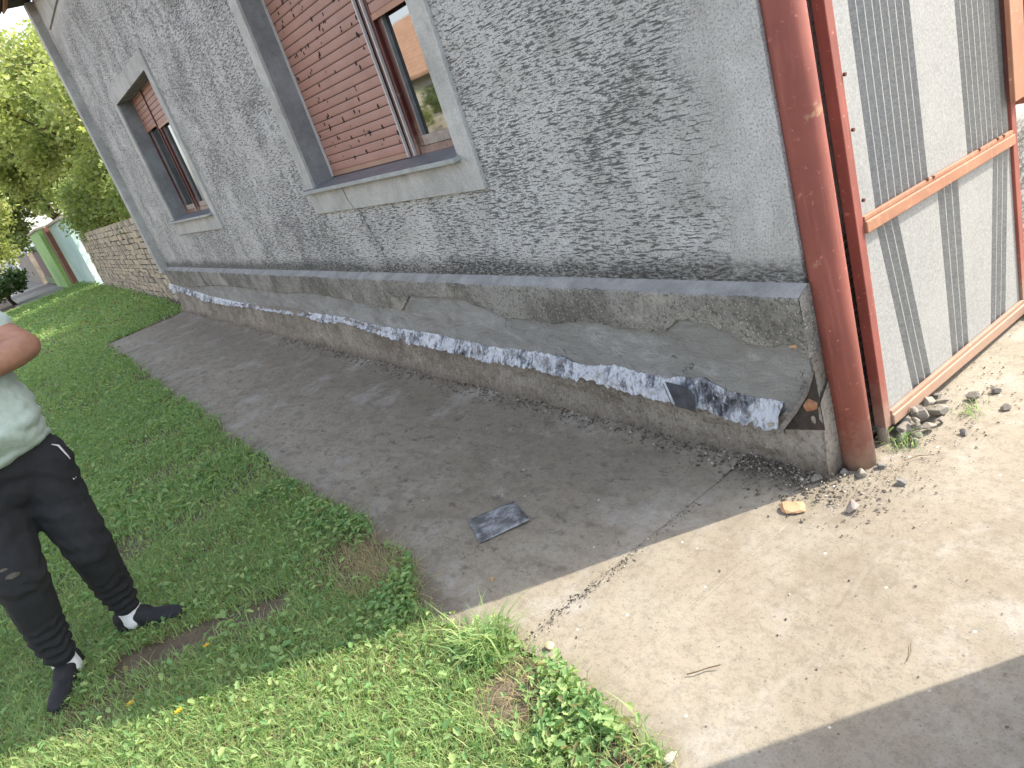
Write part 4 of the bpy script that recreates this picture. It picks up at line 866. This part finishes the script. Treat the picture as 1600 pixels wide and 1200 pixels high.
# ------------------------------------------------------------------ trees
BARK = simple('bark', (.07, .05, .035), .95, .3, 10, .8)
LA = leafmat('leaf_bright', (.25, .32, .10), (.46, .50, .22), .55, .55); LB = leafmat('leaf_mid', (.15, .23, .07), (.33, .39, .15), .5, .5); LD = leafmat('leaf_dark', (.035, .08, .03), (.09, .15, .05), .3, .5)
def tree(name, x, y, trunk_h, r0, clumps, nleaf, ls, mtl, label, droop=.2, group=None, cat='tree'):
    zb = slope_z(x)-.05; e = empty(name, (x, y, zb), label=label, cat=cat, group=group); C0 = Vector((x, y, zb))
    b = MB(C0); tp_ = C0+Vector((random.uniform(-.2, .2), random.uniform(-.15, .15), trunk_h))
    b.tube([C0, C0.lerp(tp_, .5)+Vector((.08, -.05, 0)), tp_], [r0, r0*.8, r0*.62], 10)
    for (cx, cy, cz, rx, ry, rz) in clumps:
        q = Vector((cx, cy, cz)); mid = tp_.lerp(q, .5)+Vector((0, 0, .25)); b.tube([tp_-Vector((0, 0, .3)), mid, q], [r0*.45, r0*.26, r0*.1], 7)
        for _ in range(6):
            d = Vector((random.gauss(0, 1)*rx, random.gauss(0, 1)*ry, random.gauss(0, 1)*rz))*.6; b.tube([mid.lerp(q, .6), q+d*.5+Vector((0, 0, .1)), q+d], [r0*.12, r0*.07, r0*.03], 5)
    b.build('trunk', BARK, e, True)
    V = []; vol = np.array([c[3]*c[4]*c[5] for c in clumps])**.8; vol = vol/vol.sum()
    for c, f in zip(clumps, vol):
        n = int(nleaf*f); ns = max(14, n//60)
        sd = RNG.normal(0, 1, (ns, 3)); sd /= np.linalg.norm(sd, axis=1)[:, None]; sd *= (RNG.random(ns)**.45)[:, None]
        sub = sd*np.array(c[3:6])+np.array(c[:3]); k = RNG.integers(0, ns, n)
        p = sub[k]+RNG.normal(0, 1, (n, 3))*np.array([.17, .17, .13])*(np.mean(c[3:6])**.5); p[:, 2] -= droop*np.abs(RNG.normal(0, 1, n))
        V.append(p)
    p = np.concatenate(V)-np.array(C0); n = len(p); a = RNG.normal(0, 1, (n, 3)); a[:, 2] = a[:, 2]*.6-droop; a /= np.linalg.norm(a, axis=1)[:, None]; bb = np.cross(a, RNG.normal(0, 1, (n, 3))); bb /= np.linalg.norm(bb, axis=1)[:, None]
    L = RNG.uniform(ls*.6, ls*1.3, n)[:, None]; w = L*.30
    q = np.stack([p, p+a*L*.45+bb*w, p+a*L, p+a*L*.45-bb*w], 1).reshape(-1, 3)
    me = arr_mesh('crown', q, [4]*n, np.arange(4*n), np.repeat(RNG.random(n), 4)); link('crown', me, mtl, e)
    return e
def ell(cx, cy, cz, rx, ry, rz, n, s=.45):
    out = []
    for _ in range(n):
        d = Vector((random.gauss(0, 1), random.gauss(0, 1), random.gauss(0, 1))).normalized()*random.uniform(.35, .85)
        out.append((cx+d.x*rx, cy+d.y*ry, cz+d.z*rz, rx*s, ry*s, rz*s))
    return out
tree('acacia_tree', -19, 4.6, 2.3, .13, ell(-19, 3.3, 3.9, 2.6, 2.1, 1.9, 12), 24000, .13, LA, 'bright green tree rising just behind the stone wall', .18)
tree('acacia_tree', -25.5, 4.4, 2.6, .16, ell(-25.5, 3.4, 5.0, 2.8, 2.1, 2.5, 13), 26000, .16, LA, 'tall yellow green tree over the mint wall', .25)
tree('hedge_bush', -16, 3.1, .7, .05, ell(-16, 3.0, 1.9, 2.2, .7, .8, 10), 14000, .09, LB, 'leafy bush spilling over the stone wall next to the house', .05, cat='bush')
tree('hedge_bush', -21.3, 3.2, .7, .05, ell(-21.5, 2.9, 2.2, 2.6, .9, .95, 10), 15000, .10, LB, 'darker bush behind the left end of the stone wall', .05, cat='bush')
tree('street_tree', -33, 3.2, 3.2, .30, ell(-33, 2.8, 5.6, 3.0, 2.4, 3.2, 13), 22000, .19, LA, 'thick trunked tall tree behind the lime green wall', .25)
tree('street_tree', -29.5, -1.5, 2.2, .15, ell(-30.5, .2, 3.2, 2.0, 1.1, 1.3, 8), 12000, .15, LA, 'low yellow green street tree at the left edge', .2)
tree('street_tree', -47, -2.0, 3.2, .2, ell(-47, 1.6, 4.4, 3.5, 2.4, 2.8, 12), 14000, .24, LB, 'darker street tree farther down the path', .2)
tree('street_tree', -60, 4.5, 3.5, .25, ell(-60, 4.5, 7, 5, 3.2, 4, 9), 8000, .35, LB, 'distant round tree beyond the neighbour house', .2)
tree('round_bush', -36, -.1, .6, .08, ell(-36, -.2, .7, 1.6, .9, .8, 7), 6000, .14, LD, 'dark rounded bush at the left side of the far path', .03, cat='bush')
tree('garden_tree', -24, -12, 2, .12, ell(-24, -12, 2.0, 3.2, 1.5, 1.1, 8), 5000, .2, LB, 'tree in front of the tiled house across the street', .1)
tree('garden_tree', -33, -12, 2, .12, ell(-31, -12, 1.9, 3.6, 1.2, 1.25, 10), 5000, .2, LA, 'bushy tree before the house wall across the street', .1)
